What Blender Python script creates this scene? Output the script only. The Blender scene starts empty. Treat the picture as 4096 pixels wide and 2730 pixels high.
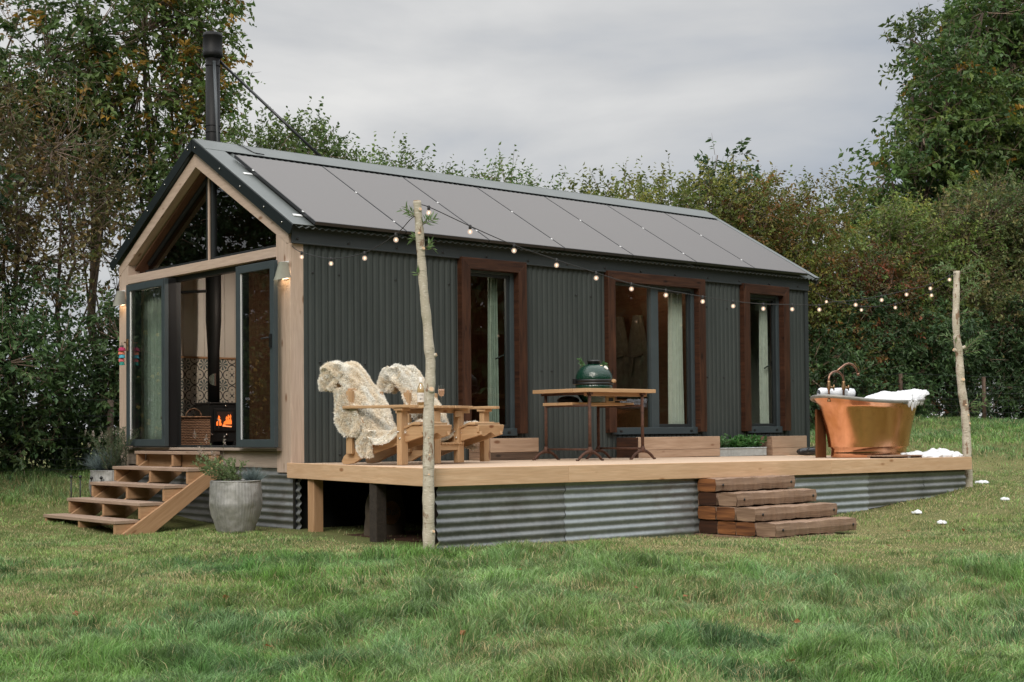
import bpy, math, random
import numpy as np
from mathutils import Vector, Matrix
rnd = random.Random(7)
rng = np.random.default_rng(11)
sc = bpy.context.scene
COL = sc.collection
R_ = math.radians

# ------------------------------------------------------------------ helpers
def link(o, parent=None):
    COL.objects.link(o)
    if parent is not None:
        o.parent = parent
    return o

def origin(o):
    p = Vector((0, 0, 0))
    while o is not None:
        p += o.location
        o = o.parent
    return p

def thing(name, label, cat, loc=(0, 0, 0), rz=0, group=None):
    o = bpy.data.objects.new(name, None)
    o.empty_display_size = .1
    link(o)
    o.location = loc
    o.rotation_euler = (0, 0, rz)
    o['label'] = label
    o['category'] = cat
    if group:
        o['group'] = group
    return o

def tag(o, label, cat, group=None):
    o['label'] = label
    o['category'] = cat
    if group:
        o['group'] = group
    return o

class MB:
    def __init__(s):
        s.v = []; s.f = []; s.uv = []; s.sm = []
    def face(s, idx, uv=None, smooth=False):
        s.f.append(tuple(idx)); s.sm.append(smooth)
        s.uv.append(uv if uv else [(s.v[i][0] + s.v[i][1], s.v[i][2]) for i in idx])
    def obox(s, c, ax, ay, az, grain=None):
        c = Vector(c); A = [Vector(ax), Vector(ay), Vector(az)]
        n0 = len(s.v)
        for k in range(8):
            p = c + A[0] * (1 if k & 1 else -1) + A[1] * (1 if k & 2 else -1) + A[2] * (1 if k & 4 else -1)
            s.v.append(p[:])
        ln = [a.length for a in A]
        g = ln.index(max(ln)) if grain is None else grain
        ou, ov = rnd.random() * 40, rnd.random() * 40
        if A[0].cross(A[1]).dot(A[2]) < 0:
            flip = True
        else:
            flip = False
        def sg(k, b): return 1 if k & (1 << b) else -1
        for (q, ia, ib) in (((0, 4, 6, 2), 1, 2), ((1, 3, 7, 5), 1, 2), ((0, 1, 5, 4), 0, 2), ((2, 6, 7, 3), 0, 2), ((0, 2, 3, 1), 0, 1), ((4, 5, 7, 6), 0, 1)):
            if flip: q = q[::-1]
            ic = 3 - ia - ib
            if g == ia: gu, gv = ia, ib
            elif g == ib: gu, gv = ib, ia
            else: gu, gv = ia, ib
            uvs = []
            for k in q:
                if g in (ia, ib):
                    uvs.append((ou + sg(k, gu) * ln[gu], ov + sg(k, gv) * ln[gv] + sg(k, ic) * ln[ic]))
                else:
                    uvs.append((ou + sg(k, gu) * ln[gu] * .35, ov + sg(k, gv) * ln[gv] * .35 + 7))
            s.face([n0 + k for k in q], uvs)
    def box(s, x0, x1, y0, y1, z0, z1, grain=None):
        s.obox(((x0 + x1) / 2, (y0 + y1) / 2, (z0 + z1) / 2), ((x1 - x0) / 2, 0, 0), (0, (y1 - y0) / 2, 0), (0, 0, (z1 - z0) / 2), grain)
    def bar(s, p0, p1, w, h, up=(0, 0, 1)):
        p0, p1 = Vector(p0), Vector(p1)
        d = p1 - p0; L = d.length; d = d / L
        side = d.cross(Vector(up)).normalized(); u = side.cross(d).normalized()
        s.obox((p0 + p1) / 2, d * L / 2, side * w / 2, u * h / 2, 0)
    def tube(s, pts, rad, n=10, caps=True):
        pts = [Vector(p) for p in pts]
        if not hasattr(rad, '__len__'): rad = [rad] * len(pts)
        n0 = len(s.v); prev = None; L = 0
        ou = rnd.random() * 20
        for i, p in enumerate(pts):
            d = (pts[min(i + 1, len(pts) - 1)] - pts[max(i - 1, 0)]).normalized()
            if prev is None:
                a = d.orthogonal().normalized()
            else:
                a = (prev - d * prev.dot(d)).normalized()
            prev = a; b = d.cross(a)
            for k in range(n):
                t = 2 * math.pi * k / n
                s.v.append((p + (a * math.cos(t) + b * math.sin(t)) * rad[i])[:])
        for i in range(len(pts) - 1):
            l2 = L + (pts[i + 1] - pts[i]).length
            for k in range(n):
                k2 = (k + 1) % n
                w = 2 * math.pi * max(rad[i], .001) / n
                s.face([n0 + i * n + k, n0 + i * n + k2, n0 + (i + 1) * n + k2, n0 + (i + 1) * n + k],
                       [(ou + L, k * w), (ou + L, (k + 1) * w), (ou + l2, (k + 1) * w), (ou + l2, k * w)], True)
            L = l2
        if caps:
            s.face([n0 + k for k in range(n)][::-1])
            s.face([n0 + (len(pts) - 1) * n + k for k in range(n)])
    def lathe(s, prof, c=(0, 0, 0), n=32, sx=1, sy=1, ribs=0, amp=0, closed=True):
        n0 = len(s.v)
        for (r, z) in prof:
            for k in range(n):
                t = 2 * math.pi * k / n
                rr = r * (1 + amp * math.cos(ribs * t)) if ribs else r
                s.v.append((c[0] + rr * math.cos(t) * sx, c[1] + rr * math.sin(t) * sy, c[2] + z))
        for i in range(len(prof) - 1):
            for k in range(n):
                k2 = (k + 1) % n
                s.face([n0 + i * n + k, n0 + i * n + k2, n0 + (i + 1) * n + k2, n0 + (i + 1) * n + k],
                       [(k / n, i), ((k + 1) / n, i), ((k + 1) / n, i + 1), (k / n, i + 1)], True)
        if closed:
            if prof[0][0] > 1e-4: s.face([n0 + k for k in range(n)][::-1])
            if prof[-1][0] > 1e-4: s.face([n0 + (len(prof) - 1) * n + k for k in range(n)])
    def prism(s, poly, o, a, b, c, th):
        """polygon poly in axes a,b at origin o, thick th along c"""
        o, a, b, c = Vector(o), Vector(a), Vector(b), Vector(c)
        n = len(poly); n0 = len(s.v)
        area = sum(poly[i][0] * poly[(i + 1) % n][1] - poly[(i + 1) % n][0] * poly[i][1] for i in range(n))
        if area < 0: poly = poly[::-1]
        flip = a.cross(b).dot(c) < 0
        ou, ov = rnd.random() * 40, rnd.random() * 40
        for t in (0, th):
            for (x, y) in poly:
                s.v.append((o + a * x + b * y + c * t)[:])
        f0 = list(range(n0, n0 + n))[::-1]; f1 = list(range(n0 + n, n0 + 2 * n))
        u0 = [(ou + poly[i - n0][0], ov + poly[i - n0][1]) for i in f0]
        u1 = [(ou + poly[i - n0 - n][0], ov + poly[i - n0 - n][1]) for i in f1]
        if flip: f0, f1, u0, u1 = f0[::-1], f1[::-1], u0[::-1], u1[::-1]
        s.face(f0, u0); s.face(f1, u1)
        L = 0
        for i in range(n):
            j = (i + 1) % n
            l2 = L + math.dist(poly[i], poly[j])
            q = [n0 + i, n0 + j, n0 + n + j, n0 + n + i]
            u = [(ou + L, ov), (ou + l2, ov), (ou + l2, ov + abs(th)), (ou + L, ov + abs(th))]
            if flip: q, u = q[::-1], u[::-1]
            s.face(q, u); L = l2
    def grid(s, fn, nu, nv, smooth=True, uvs=(1, 1), double=False):
        n0 = len(s.v)
        for j in range(nv + 1):
            for i in range(nu + 1):
                s.v.append(tuple(fn(i / nu, j / nv)))
        for j in range(nv):
            for i in range(nu):
                a = n0 + j * (nu + 1) + i
                s.face([a, a + 1, a + nu + 2, a + nu + 1],
                       [(i / nu * uvs[0], j / nv * uvs[1]), ((i + 1) / nu * uvs[0], j / nv * uvs[1]),
                        ((i + 1) / nu * uvs[0], (j + 1) / nv * uvs[1]), (i / nu * uvs[0], (j + 1) / nv * uvs[1])], smooth)
    def build(s, name, mat, parent=None, bevel=0, world=True, solid=0, subsurf=0, label=None):
        me = bpy.data.meshes.new(name)
        off = origin(parent) if (parent is not None and world) else Vector((0, 0, 0))
        me.from_pydata([(a - off.x, b - off.y, c - off.z) for a, b, c in s.v], [], s.f)
        ul = me.uv_layers.new(name='UVMap')
        flat = [c for f in s.uv for p in f for c in p]
        ul.data.foreach_set('uv', flat)
        me.polygons.foreach_set('use_smooth', s.sm)
        me.materials.append(mat)
        me.update()
        o = link(bpy.data.objects.new(name, me), parent)
        if solid:
            m = o.modifiers.new('solid', 'SOLIDIFY'); m.thickness = solid; m.offset = 0
        if bevel:
            m = o.modifiers.new('bevel', 'BEVEL'); m.width = bevel; m.segments = 2; m.limit_method = 'ANGLE'; m.angle_limit = R_(40)
            m.harden_normals = False
        if subsurf:
            m = o.modifiers.new('sub', 'SUBSURF'); m.levels = m.render_levels = subsurf
        if label: o['label'] = label
        return o

# ------------------------------------------------------------------ numpy noise
_lat = rng.random((256, 256))
def vnoise(x, y):
    xi = np.floor(x).astype(int); yi = np.floor(y).astype(int)
    fx = x - xi; fy = y - yi
    fx = fx * fx * (3 - 2 * fx); fy = fy * fy * (3 - 2 * fy)
    g = lambda a, b: _lat[a & 255, b & 255]
    return (g(xi, yi) * (1 - fx) + g(xi + 1, yi) * fx) * (1 - fy) + (g(xi, yi + 1) * (1 - fx) + g(xi + 1, yi + 1) * fx) * fy
def fbm(x, y, o=4):
    r = 0; a = .5; t = 0
    for i in range(o):
        r = r + a * vnoise(x * 2 ** i + 17.3 * i, y * 2 ** i + 5.1 * i); t += a; a *= .5
    return r / t

# ------------------------------------------------------------------ materials
class NT:
    def __init__(s, name):
        s.m = bpy.data.materials.new(name); s.m.use_nodes = True
        s.t = s.m.node_tree; s.t.nodes.clear()
        s.out = s.n('ShaderNodeOutputMaterial')
    def n(s, typ, **kw):
        nd = s.t.nodes.new(typ)
        for k, v in kw.items(): setattr(nd, k, v)
        return nd
    def l(s, a, b): s.t.links.new(a, b)
    def set(s, nd, **kw):
        for k, v in kw.items():
            nd.inputs[k.replace('_', ' ')].default_value = v
        return nd
    def tex(s, kind='UV', scale=(1, 1, 1), rot=(0, 0, 0)):
        tc = s.n('ShaderNodeTexCoord'); mp = s.n('ShaderNodeMapping')
        s.l(tc.outputs[kind], mp.inputs[0]); mp.inputs['Scale'].default_value = scale; mp.inputs['Rotation'].default_value = rot
        return mp.outputs[0]
    def noise(s, vec, scale, detail=4, rough=.55, dist=0):
        n = s.n('ShaderNodeTexNoise'); n.inputs['Scale'].default_value = scale; n.inputs['Detail'].default_value = detail
        n.inputs['Roughness'].default_value = rough; n.inputs['Distortion'].default_value = dist
        s.l(vec, n.inputs['Vector']); return n.outputs['Fac']
    def ramp(s, fac, pts):
        r = s.n('ShaderNodeValToRGB'); e = r.color_ramp.elements
        while len(e) < len(pts): e.new(.5)
        for i, (p, c) in enumerate(pts):
            e[i].position = p; e[i].color = (*c, 1) if hasattr(c, '__len__') else (c, c, c, 1)
        s.l(fac, r.inputs[0]); return r.outputs[0]
    def mix(s, fac, a, b, mode='MIX'):
        m = s.n('ShaderNodeMix', data_type='RGBA', blend_type=mode)
        for sock, v in ((m.inputs[0], fac), (m.inputs[6], a), (m.inputs[7], b)):
            if isinstance(v, (int, float)): sock.default_value = v
            elif isinstance(v, tuple): sock.default_value = (*v, 1) if len(v) == 3 else v
            else: s.l(v, sock)
        return m.outputs[2]
    def bump(s, h, strength=.3, dist=.01):
        b = s.n('ShaderNodeBump'); b.inputs['Strength'].default_value = strength; b.inputs['Distance'].default_value = dist
        s.l(h, b.inputs['Height']); return b.outputs[0]
    def principled(s, color, rough=.5, metal=0, normal=None, spec=None, **kw):
        p = s.n('ShaderNodeBsdfPrincipled')
        for nm, v in (('Base Color', color), ('Roughness', rough), ('Metallic', metal)):
            sock = p.inputs[nm]
            if isinstance(v, tuple): sock.default_value = (*v, 1)
            elif isinstance(v, (int, float)): sock.default_value = v
            else: s.l(v, sock)
        if normal is not None: s.l(normal, p.inputs['Normal'])
        if spec is not None: p.inputs['Specular IOR Level'].default_value = spec
        for k, v in kw.items(): p.inputs[k.replace('_', ' ')].default_value = v
        s.l(p.outputs[0], s.out.inputs[0]); return p

def wood(name, a, b, c=None, rough=.62, knots=True, grain=1.0, blotch=None):
    """a light, b mid-dark grain, knots colour c"""
    m = NT(name)
    v = m.tex('UV', (1.1, 13, 1)); f1 = m.noise(v, 2.2, 5, .55, .7)
    v2 = m.tex('UV', (3, 120, 1)); f2 = m.noise(v2, 1.5, 3, .6, .2)
    col = m.mix(m.ramp(f1, [(.32, 0), (.68, 1)]), a, b)
    col = m.mix(m.ramp(f2, [(.35, .0), (.75, .45 * grain)]), col, tuple(x * .55 for x in b))
    v3 = m.tex('UV', (.55, 1.0, 1)); f3 = m.noise(v3, 1.3, 3)
    col = m.mix(m.ramp(f3, [(.3, 0), (.75, .5)]), col, blotch or tuple(x * .8 for x in b))
    if knots:
        vo = m.n('ShaderNodeTexVoronoi'); m.l(m.tex('UV', (2.6, 6.5, 1)), vo.inputs['Vector']); vo.inputs['Scale'].default_value = 1.0
        k = m.ramp(vo.outputs['Distance'], [(.075, 1), (.15, 0)])
        col = m.mix(k, col, c or tuple(x * .35 for x in b))
    nb = m.bump(f2, .25, .004)
    m.principled(col, rough, 0, nb, .3)
    return m.m

def plain(name, col, rough=.5, metal=0, var=.25, scale=6, spec=None, bump=0, coords='Object', **kw):
    m = NT(name)
    f = m.noise(m.tex(coords), scale, 5, .6)
    c = m.mix(m.ramp(f, [(.3, 0), (.7, 1)]), tuple(x * (1 - var) for x in col), tuple(min(1, x * (1 + var)) for x in col))
    nb = m.bump(f, bump, .01) if bump else None
    m.principled(c, rough, metal, nb, spec, **kw)
    return m.m

def emit(name, col, st):
    m = NT(name); e = m.n('ShaderNodeEmission'); e.inputs[0].default_value = (*col, 1); e.inputs[1].default_value = st
    m.l(e.outputs[0], m.out.inputs[0]); return m.m

def glass(name, tint=(1, 1, 1), ior=1.5, extra=.0):
    m = NT(name)
    tr = m.n('ShaderNodeBsdfTransparent'); tr.inputs[0].default_value = (*tint, 1)
    gl = m.n('ShaderNodeBsdfGlossy'); gl.inputs['Roughness'].default_value = .0
    fr = m.n('ShaderNodeFresnel'); fr.inputs[0].default_value = ior
    ma = m.n('ShaderNodeMath', operation='MULTIPLY_ADD'); ma.inputs[1].default_value = 2.1; ma.inputs[2].default_value = extra
    ge = m.n('ShaderNodeNewGeometry'); ib = m.n('ShaderNodeMath', operation='SUBTRACT'); ib.inputs[0].default_value = 1; m.l(ge.outputs['Backfacing'], ib.inputs[1])
    mu = m.n('ShaderNodeMath', operation='MULTIPLY'); m.l(fr.outputs[0], mu.inputs[0]); m.l(ib.outputs[0], mu.inputs[1])
    m.l(mu.outputs[0], ma.inputs[0])
    mx = m.n('ShaderNodeMixShader'); m.l(ma.outputs[0], mx.inputs[0]); m.l(tr.outputs[0], mx.inputs[1]); m.l(gl.outputs[0], mx.inputs[2])
    m.l(mx.outputs[0], m.out.inputs[0]); return m.m

M = {}
M['clad'] = plain('cladding_paint', (.052, .062, .062), .42, 0, .12, 3, .45)
def clad_mat():
    m = NT('painted_corrugated')
    f = m.noise(m.tex('Object', (1, 1, .25)), 3, 5)
    c = m.mix(m.ramp(f, [(.3, 0), (.75, 1)]), (.031, .038, .036), (.048, .057, .054))
    g = m.noise(m.tex('Object', (14, 14, .6)), 1, 3)
    c = m.mix(m.ramp(g, [(.5, 0), (.8, .5)]), c, (.048, .054, .052))
    m.principled(c, .55, 0, None, .35); return m.m
M['clad'] = clad_mat()
M['trim_dark'] = plain('dark_trim', (.026, .032, .034), .5, 0, .12, 3)
M['barge'] = plain('barge_paint', (.009, .014, .015), .6, 0, .1, 3, .2)
M['roofpale'] = plain('roof_coating', (.105, .118, .115), .45, 0, .1, 3)
M['oak'] = wood('weathered_oak', (.60, .46, .36), (.46, .34, .26), (.22, .13, .08), blotch=(.44, .36, .31))
M['oak_grey'] = wood('silvered_board', (.46, .38, .31), (.3, .23, .18), (.14, .09, .06), blotch=(.3, .26, .23))
M['deck'] = wood('deck_larch', (.78, .54, .35), (.63, .40, .235), (.34, .17, .08))
M['decktop'] = wood('deck_boards', (.70, .53, .39), (.56, .41, .29), (.34, .2, .1), knots=False)
M['steps'] = wood('step_larch', (.52, .32, .185), (.38, .22, .115), (.16, .07, .03))
M['treads'] = wood('tread_boards', (.46, .34, .26), (.33, .23, .17), (.16, .1, .06))
M['chair'] = wood('chair_larch', (.60, .40, .23), (.44, .27, .14), (.2, .08, .03))
M['surround'] = wood('stained_surround', (.095, .040, .021), (.026, .011, .007), (.012, .005, .003), rough=.42)
M['sleeper'] = wood('old_sleeper', (.38, .25, .165), (.17, .095, .058), (.03, .018, .012), rough=.8, grain=1.6, blotch=(.27, .20, .15))
M['sleeper_end'] = wood('sleeper_end_grain', (.42, .17, .06), (.07, .025, .012), (.01, .006, .005), rough=.85)
M['sleeper_dark'] = wood('charred_sleeper', (.09, .035, .016), (.03, .014, .009), (.006, .004, .003), rough=.85)
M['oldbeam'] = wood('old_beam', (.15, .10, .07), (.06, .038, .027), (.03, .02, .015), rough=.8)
M['pine_old'] = wood('pale_beam', (.50, .36, .26), (.36, .24, .16), (.18, .09, .05))
M['rust'] = plain('rusty_iron', (.085, .040, .026), .75, .3, .45, 30, bump=.3)
M['black'] = plain('black_metal', (.010, .011, .012), .38, .0, .15, 8)
M['flue'] = plain('flue_enamel', (.008, .008, .008), .55, 0, .1, 4, .25)
M['blackplastic'] = plain('black_plastic', (.012, .012, .013), .35, 0, .1, 8)
M['frame'] = plain('door_frame_paint', (.040, .054, .060), .5, 0, .1, 5)
M['frame_dk'] = plain('dark_frame', (.014, .018, .020), .5, 0, .1, 5)
M['alu'] = plain('mill_aluminium', (.80, .80, .80), .38, .15, .05, 20)
M['chrome'] = plain('steel', (.6, .58, .55), .25, 1, .05, 20)
M['boards'] = plain('painted_boards', (.66, .63, .57), .6, 0, .05, 2)
M['tube_white'] = plain('white_paint', (.75, .73, .68), .6, 0, .05, 2)
M['ply'] = wood('inner_boards', (.17, .085, .048), (.11, .05, .028), (.08, .03, .02))
M['floor'] = wood('floor_boards', (.20, .13, .085), (.12, .075, .05))
M['curtain'] = plain('linen_curtain', (.42, .47, .41), .9, 0, .12, 12)
M['curtain_w'] = plain('white_curtain', (.80, .79, .73), .9, 0, .08, 12)
M['robe'] = plain('robe_cloth', (.13, .12, .10), .95, 0, .2, 20)
M['glass'] = glass('window_glass', (.82, .86, .84), 1.5)
M['glass_gable'] = glass('tinted_glass', (.30, .33, .31), 1.5)
M['clear'] = glass('clear_glass', (.97, .97, .96), 1.45, .03)
M['wine'] = glass('rose_wine', (.95, .62, .45), 1.36, .02)
M['bottle'] = glass('pale_bottle_glass', (.82, .80, .66), 1.5, .04)
M['paper'] = plain('paper_label', (.72, .69, .64), .7, 0, .04, 20)
M['ink'] = plain('printed_ink', (.08, .07, .07), .7, 0, .04, 20)
M['towel'] = plain('towel_cloth', (.74, .76, .80), .95, 0, .06, 60, bump=.5)
M['soil'] = plain('soil_and_post_shade', (.03, .022, .016), .95, 0, .3, 30, bump=.5)
M['brass'] = plain('aged_brass', (.38, .24, .13), .42, .9, .25, 14)
M['copper_pipe'] = plain('aged_copper', (.30, .17, .12), .4, .9, .3, 20)
M['bulb_on'] = emit('filament', (1.0, .60, .32), 3.5)
M['bulb_glass'] = None
M['lamp_on'] = emit('lamp_glow', (1.0, .72, .45), 9)
M['fire'] = emit('flames', (1.0, .18, .03), 1.1)
M['wire'] = plain('black_cable', (.012, .012, .012), .6)
M['zinc_rod'] = plain('blackened_iron', (.014, .014, .015), .5)
M['plate'] = plain('silver_tag', (.55, .50, .45), .4, .6, .1, 10)

def litglass():
    m = NT('glowing_bulb_glass'); e = m.n('ShaderNodeEmission'); e.inputs[0].default_value = (1, .74, .56, 1); e.inputs[1].default_value = .75
    t = m.n('ShaderNodeBsdfTransparent'); x = m.n('ShaderNodeMixShader'); x.inputs[0].default_value = .38; m.l(t.outputs[0], x.inputs[1]); m.l(e.outputs[0], x.inputs[2]); m.l(x.outputs[0], m.out.inputs[0]); return m.m
M['bulb_glass'] = litglass()
def zinc(name, a, b, rust, rough=.42, streak=(1, 1, 1), rustamt=.5, metal=.75):
    m = NT(name)
    f = m.noise(m.tex('Object', streak), 2.5, 6, .62)
    g = m.noise(m.tex('Object'), 24, 4, .6)
    c = m.mix(m.ramp(f, [(.3, 0), (.7, 1)]), a, b)
    c = m.mix(m.ramp(g, [(.45, 0), (.7, .35)]), c, tuple(x * 1.35 for x in b))
    h = m.noise(m.tex('Object', (1.3, 1.3, 2)), 1.7, 6, .65)
    c = m.mix(m.ramp(h, [(.56, 0), (.74, rustamt)]), c, rust)
    m.principled(c, m.ramp(g, [(.3, rough - .1), (.7, rough + .15)]), metal, m.bump(g, .15, .003), .5)
    return m.m
M['galv'] = zinc('galvanised_sheet', (.17, .18, .18), (.29, .30, .30), (.10, .065, .045), metal=.55)
M['galv_blue'] = zinc('newer_galvanised_sheet', (.27, .30, .31), (.38, .41, .42), (.15, .11, .085), rustamt=.55, metal=.55)
M['galv_rust'] = zinc('rusting_galvanised_sheet', (.22, .23, .225), (.35, .36, .35), (.14, .065, .035), rustamt=.8, metal=.55)
M['pot'] = zinc('old_zinc', (.20, .20, .19), (.40, .39, .37), (.10, .08, .065), rough=.6, streak=(1, 1, .25), rustamt=.7, metal=.35)
M['rim'] = zinc('tinned_rim', (.20, .195, .18), (.34, .33, .30), (.12, .10, .08), rough=.5, metal=.4)
M['trough'] = zinc('grey_trough', (.28, .30, .30), (.42, .45, .45), (.2, .19, .18), rough=.6, metal=.2)

def copper():
    m = NT('polished_copper')
    f = m.noise(m.tex('Object', (1, 1, .45)), 2.6, 5, .6, .6)
    g = m.noise(m.tex('Object'), 14, 5, .6)
    c = m.mix(m.ramp(f, [(.38, 0), (.62, 1)]), (.86, .44, .27), (.62, .29, .13))
    c = m.mix(m.ramp(g, [(.5, 0), (.75, .4)]), c, (.46, .20, .12))
    m.principled(c, m.ramp(f, [(.3, .12), (.7, .30)]), 1.0, m.bump(g, .06, .004))
    return m.m
M['copper'] = copper()
def panelm():
    m = NT('solar_glass')
    w = m.n('ShaderNodeTexWave', wave_type='BANDS', bands_direction='X'); w.inputs['Scale'].default_value = 30
    m.l(m.tex('UV', (1, 1, 1)), w.inputs['Vector'])
    c = m.mix(m.ramp(w.outputs['Fac'], [(.5, 0), (.9, 1)]), (.056, .046, .040), (.076, .064, .056))
    m.principled(c, .42, 0, None, .7, Coat_Weight=.15, Coat_Roughness=.3); return m.m
M['panel'] = panelm()
def greenegg():
    m = NT('green_dimpled_glaze')
    vo = m.n('ShaderNodeTexVoronoi'); vo.inputs['Scale'].default_value = 75; m.l(m.tex('Object'), vo.inputs['Vector'])
    m.principled((.004, .032, .019), .16, 0, m.bump(vo.outputs['Distance'], .5, .004), .6); return m.m
M['egg'] = greenegg()
def tile():
    m = NT('patterned_tiles')
    # UV in tiles: 0.2 m repeat. quatrefoil rings + star + small dots
    tc = m.n('ShaderNodeTexCoord'); sep = m.n('ShaderNodeSeparateXYZ'); m.l(tc.outputs['UV'], sep.inputs[0])
    def fr(s, off):
        a = m.n('ShaderNodeMath', operation='ADD'); m.l(s, a.inputs[0]); a.inputs[1].default_value = off
        f = m.n('ShaderNodeMath', operation='FRACT'); m.l(a.outputs[0], f.inputs[0])
        b = m.n('ShaderNodeMath', operation='SUBTRACT'); m.l(f.outputs[0], b.inputs[0]); b.inputs[1].default_value = .5
        c = m.n('ShaderNodeMath', operation='ABSOLUTE'); m.l(b.outputs[0], c.inputs[0]); return c.outputs[0]
    def op(o, a, b=None):
        n = m.n('ShaderNodeMath', operation=o)
        for i, v in enumerate((a, b)):
            if v is None: continue
            if isinstance(v, (int, float)): n.inputs[i].default_value = v
            else: m.l(v, n.inputs[i])
        return n.outputs[0]
    x, y = fr(sep.outputs[0], 0), fr(sep.outputs[1], 0)
    def dist(cx, cy):
        a = op('SUBTRACT', x, cx); b = op('SUBTRACT', y, cy)
        return op('SQRT', op('ADD', op('MULTIPLY', a, a), op('MULTIPLY', b, b)))
    d = op('MINIMUM', dist(.25, 0), dist(0, .25))       # quatrefoil = union of four discs
    ring = op('LESS_THAN', op('ABSOLUTE', op('SUBTRACT', d, .225)), .024)
    dot = op('LESS_THAN', op('MINIMUM', dist(.29, 0), dist(0, .29)), .038)
    star = op('LESS_THAN', op('ABSOLUTE', op('SUBTRACT', x, y)), .03)
    star = op('MULTIPLY', star, op('LESS_THAN', op('ADD', x, y), .2))
    xx, yy = op('SUBTRACT', .5, x), op('SUBTRACT', .5, y)
    r2 = op('SQRT', op('ADD', op('MULTIPLY', xx, xx), op('MULTIPLY', yy, yy)))
    an = op('ARCTAN2', yy, xx)
    pet = op('GREATER_THAN', op('ABSOLUTE', op('COSINE', op('MULTIPLY', an, 4))), .6)
    pet = op('MULTIPLY', pet, op('LESS_THAN', r2, .27))
    curl = op('LESS_THAN', op('ABSOLUTE', op('SUBTRACT', dist(.13, .13), .05)), .012)
    c = m.mix(curl, (.62, .59, .51), (.36, .31, .26))
    c = m.mix(star, c, (.09, .13, .14)); c = m.mix(pet, c, (.10, .135, .135))
    c = m.mix(ring, c, (.022, .026, .032)); c = m.mix(dot, c, (.02, .022, .028))
    m.principled(c, .4, 0); return m.m
M['tile'] = tile()
def leafmat(name, tr=.35, rough=.5):
    m = NT(name)
    at = m.n('ShaderNodeAttribute', attribute_name='tint')
    p = m.n('ShaderNodeBsdfPrincipled'); p.inputs['Roughness'].default_value = rough; p.inputs['Specular IOR Level'].default_value = .35
    m.l(at.outputs['Color'], p.inputs['Base Color'])
    t = m.n('ShaderNodeBsdfTranslucent'); m.l(at.outputs['Color'], t.inputs[0])
    mx = m.n('ShaderNodeMixShader'); mx.inputs[0].default_value = tr
    m.l(p.outputs[0], mx.inputs[1]); m.l(t.outputs[0], mx.inputs[2]); m.l(mx.outputs[0], m.out.inputs[0]); return m.m
M['leaf'] = leafmat('leaves')
M['grass'] = leafmat('grass_blades', .35, .42)
M['fur'] = leafmat('sheep_wool', .25, .9)
M['bark'] = plain('bark', (.085, .062, .045), .9, 0, .35, 9, bump=.6)
M['twig'] = plain('twigs', (.17, .12, .085), .9, 0, .3, 5)
def polebark():
    m = NT('pole_bark')
    v = m.tex('Object', (1, 1, .7)); f = m.noise(v, 7, 5, .6)
    c = m.mix(m.ramp(f, [(.3, 0), (.7, 1)]), (.40, .36, .27), (.60, .53, .44))
    g = m.noise(m.tex('Object', (1, 1, 3.2)), 26, 3, .7)
    c = m.mix(m.ramp(g, [(.56, 0), (.64, .8)]), c, (.70, .66, .58))
    g2 = m.noise(m.tex('Object', (1, 1, 6)), 9, 3, .7); c = m.mix(m.ramp(g2, [(.60, 0), (.66, .7)]), c, (.22, .19, .13))
    h = m.noise(m.tex('Object', (1, 1, .45)), 13, 4, .65)
    c = m.mix(m.ramp(h, [(.57, 0), (.63, .85)]), c, (.20, .11, .065))
    m.principled(c, .8, 0, m.bump(g, .4, .004), .25); return m.m
M['pole'] = polebark()
M['cut'] = plain('cut_wood', (.62, .42, .26), .8, 0, .15, 30)
M['foam'] = plain('bath_foam', (.66, .67, .69), .9, 0, .03, 30, bump=.4, Subsurface_Weight=.0)
def wicker():
    m = NT('woven_wicker')
    w = m.n('ShaderNodeTexWave', wave_type='BANDS', bands_direction='Y'); w.inputs['Scale'].default_value = 7; w.inputs['Distortion'].default_value = 2.5
    w.inputs['Detail Scale'].default_value = 3
    m.l(m.tex('UV', (1.6, 1.0, 1)), w.inputs['Vector'])
    ck = m.n('ShaderNodeTexChecker'); ck.inputs['Scale'].default_value = 28; m.l(m.tex('UV', (.8, 1, 1)), ck.inputs['Vector'])
    f = m.n('ShaderNodeMath', operation='MULTIPLY_ADD'); m.l(ck.outputs['Fac'], f.inputs[0]); f.inputs[1].default_value = .25; m.l(w.outputs['Fac'], f.inputs[2])
    c = m.ramp(f.outputs[0], [(.15, (.035, .016, .008)), (.6, (.19, .095, .05)), (1, (.36, .20, .11))])
    m.principled(c, .7, 0, m.bump(f.outputs[0], .8, .01)); return m.m
M['wicker'] = wicker()
# ------------------------------------------------------------------ camera
cam = bpy.data.cameras.new('camera'); co = bpy.data.objects.new('camera', cam); COL.objects.link(co)
yaw, pit, roll = .8582, .0264, -.0086
F = Vector((math.cos(yaw) * math.cos(pit), math.sin(yaw) * math.cos(pit), math.sin(pit)))
Rr = Vector((math.sin(yaw), -math.cos(yaw), 0)); U = Rr.cross(F)
R2 = Rr * math.cos(roll) + U * math.sin(roll); U2 = -Rr * math.sin(roll) + U * math.cos(roll)
mt = Matrix((R2, U2, -F)).transposed().to_4x4(); mt.translation = Vector((-7.621, -12.24, .306))
co.matrix_world = mt
cam.sensor_width = 36; cam.lens = 5677.4 / 4096 * 36; cam.shift_y = (1572.8 - 1365) / 4096
cam.clip_end = 2000; cam.clip_start = .1
sc.camera = co
CAM = np.array([-7.621, -12.24])

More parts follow.
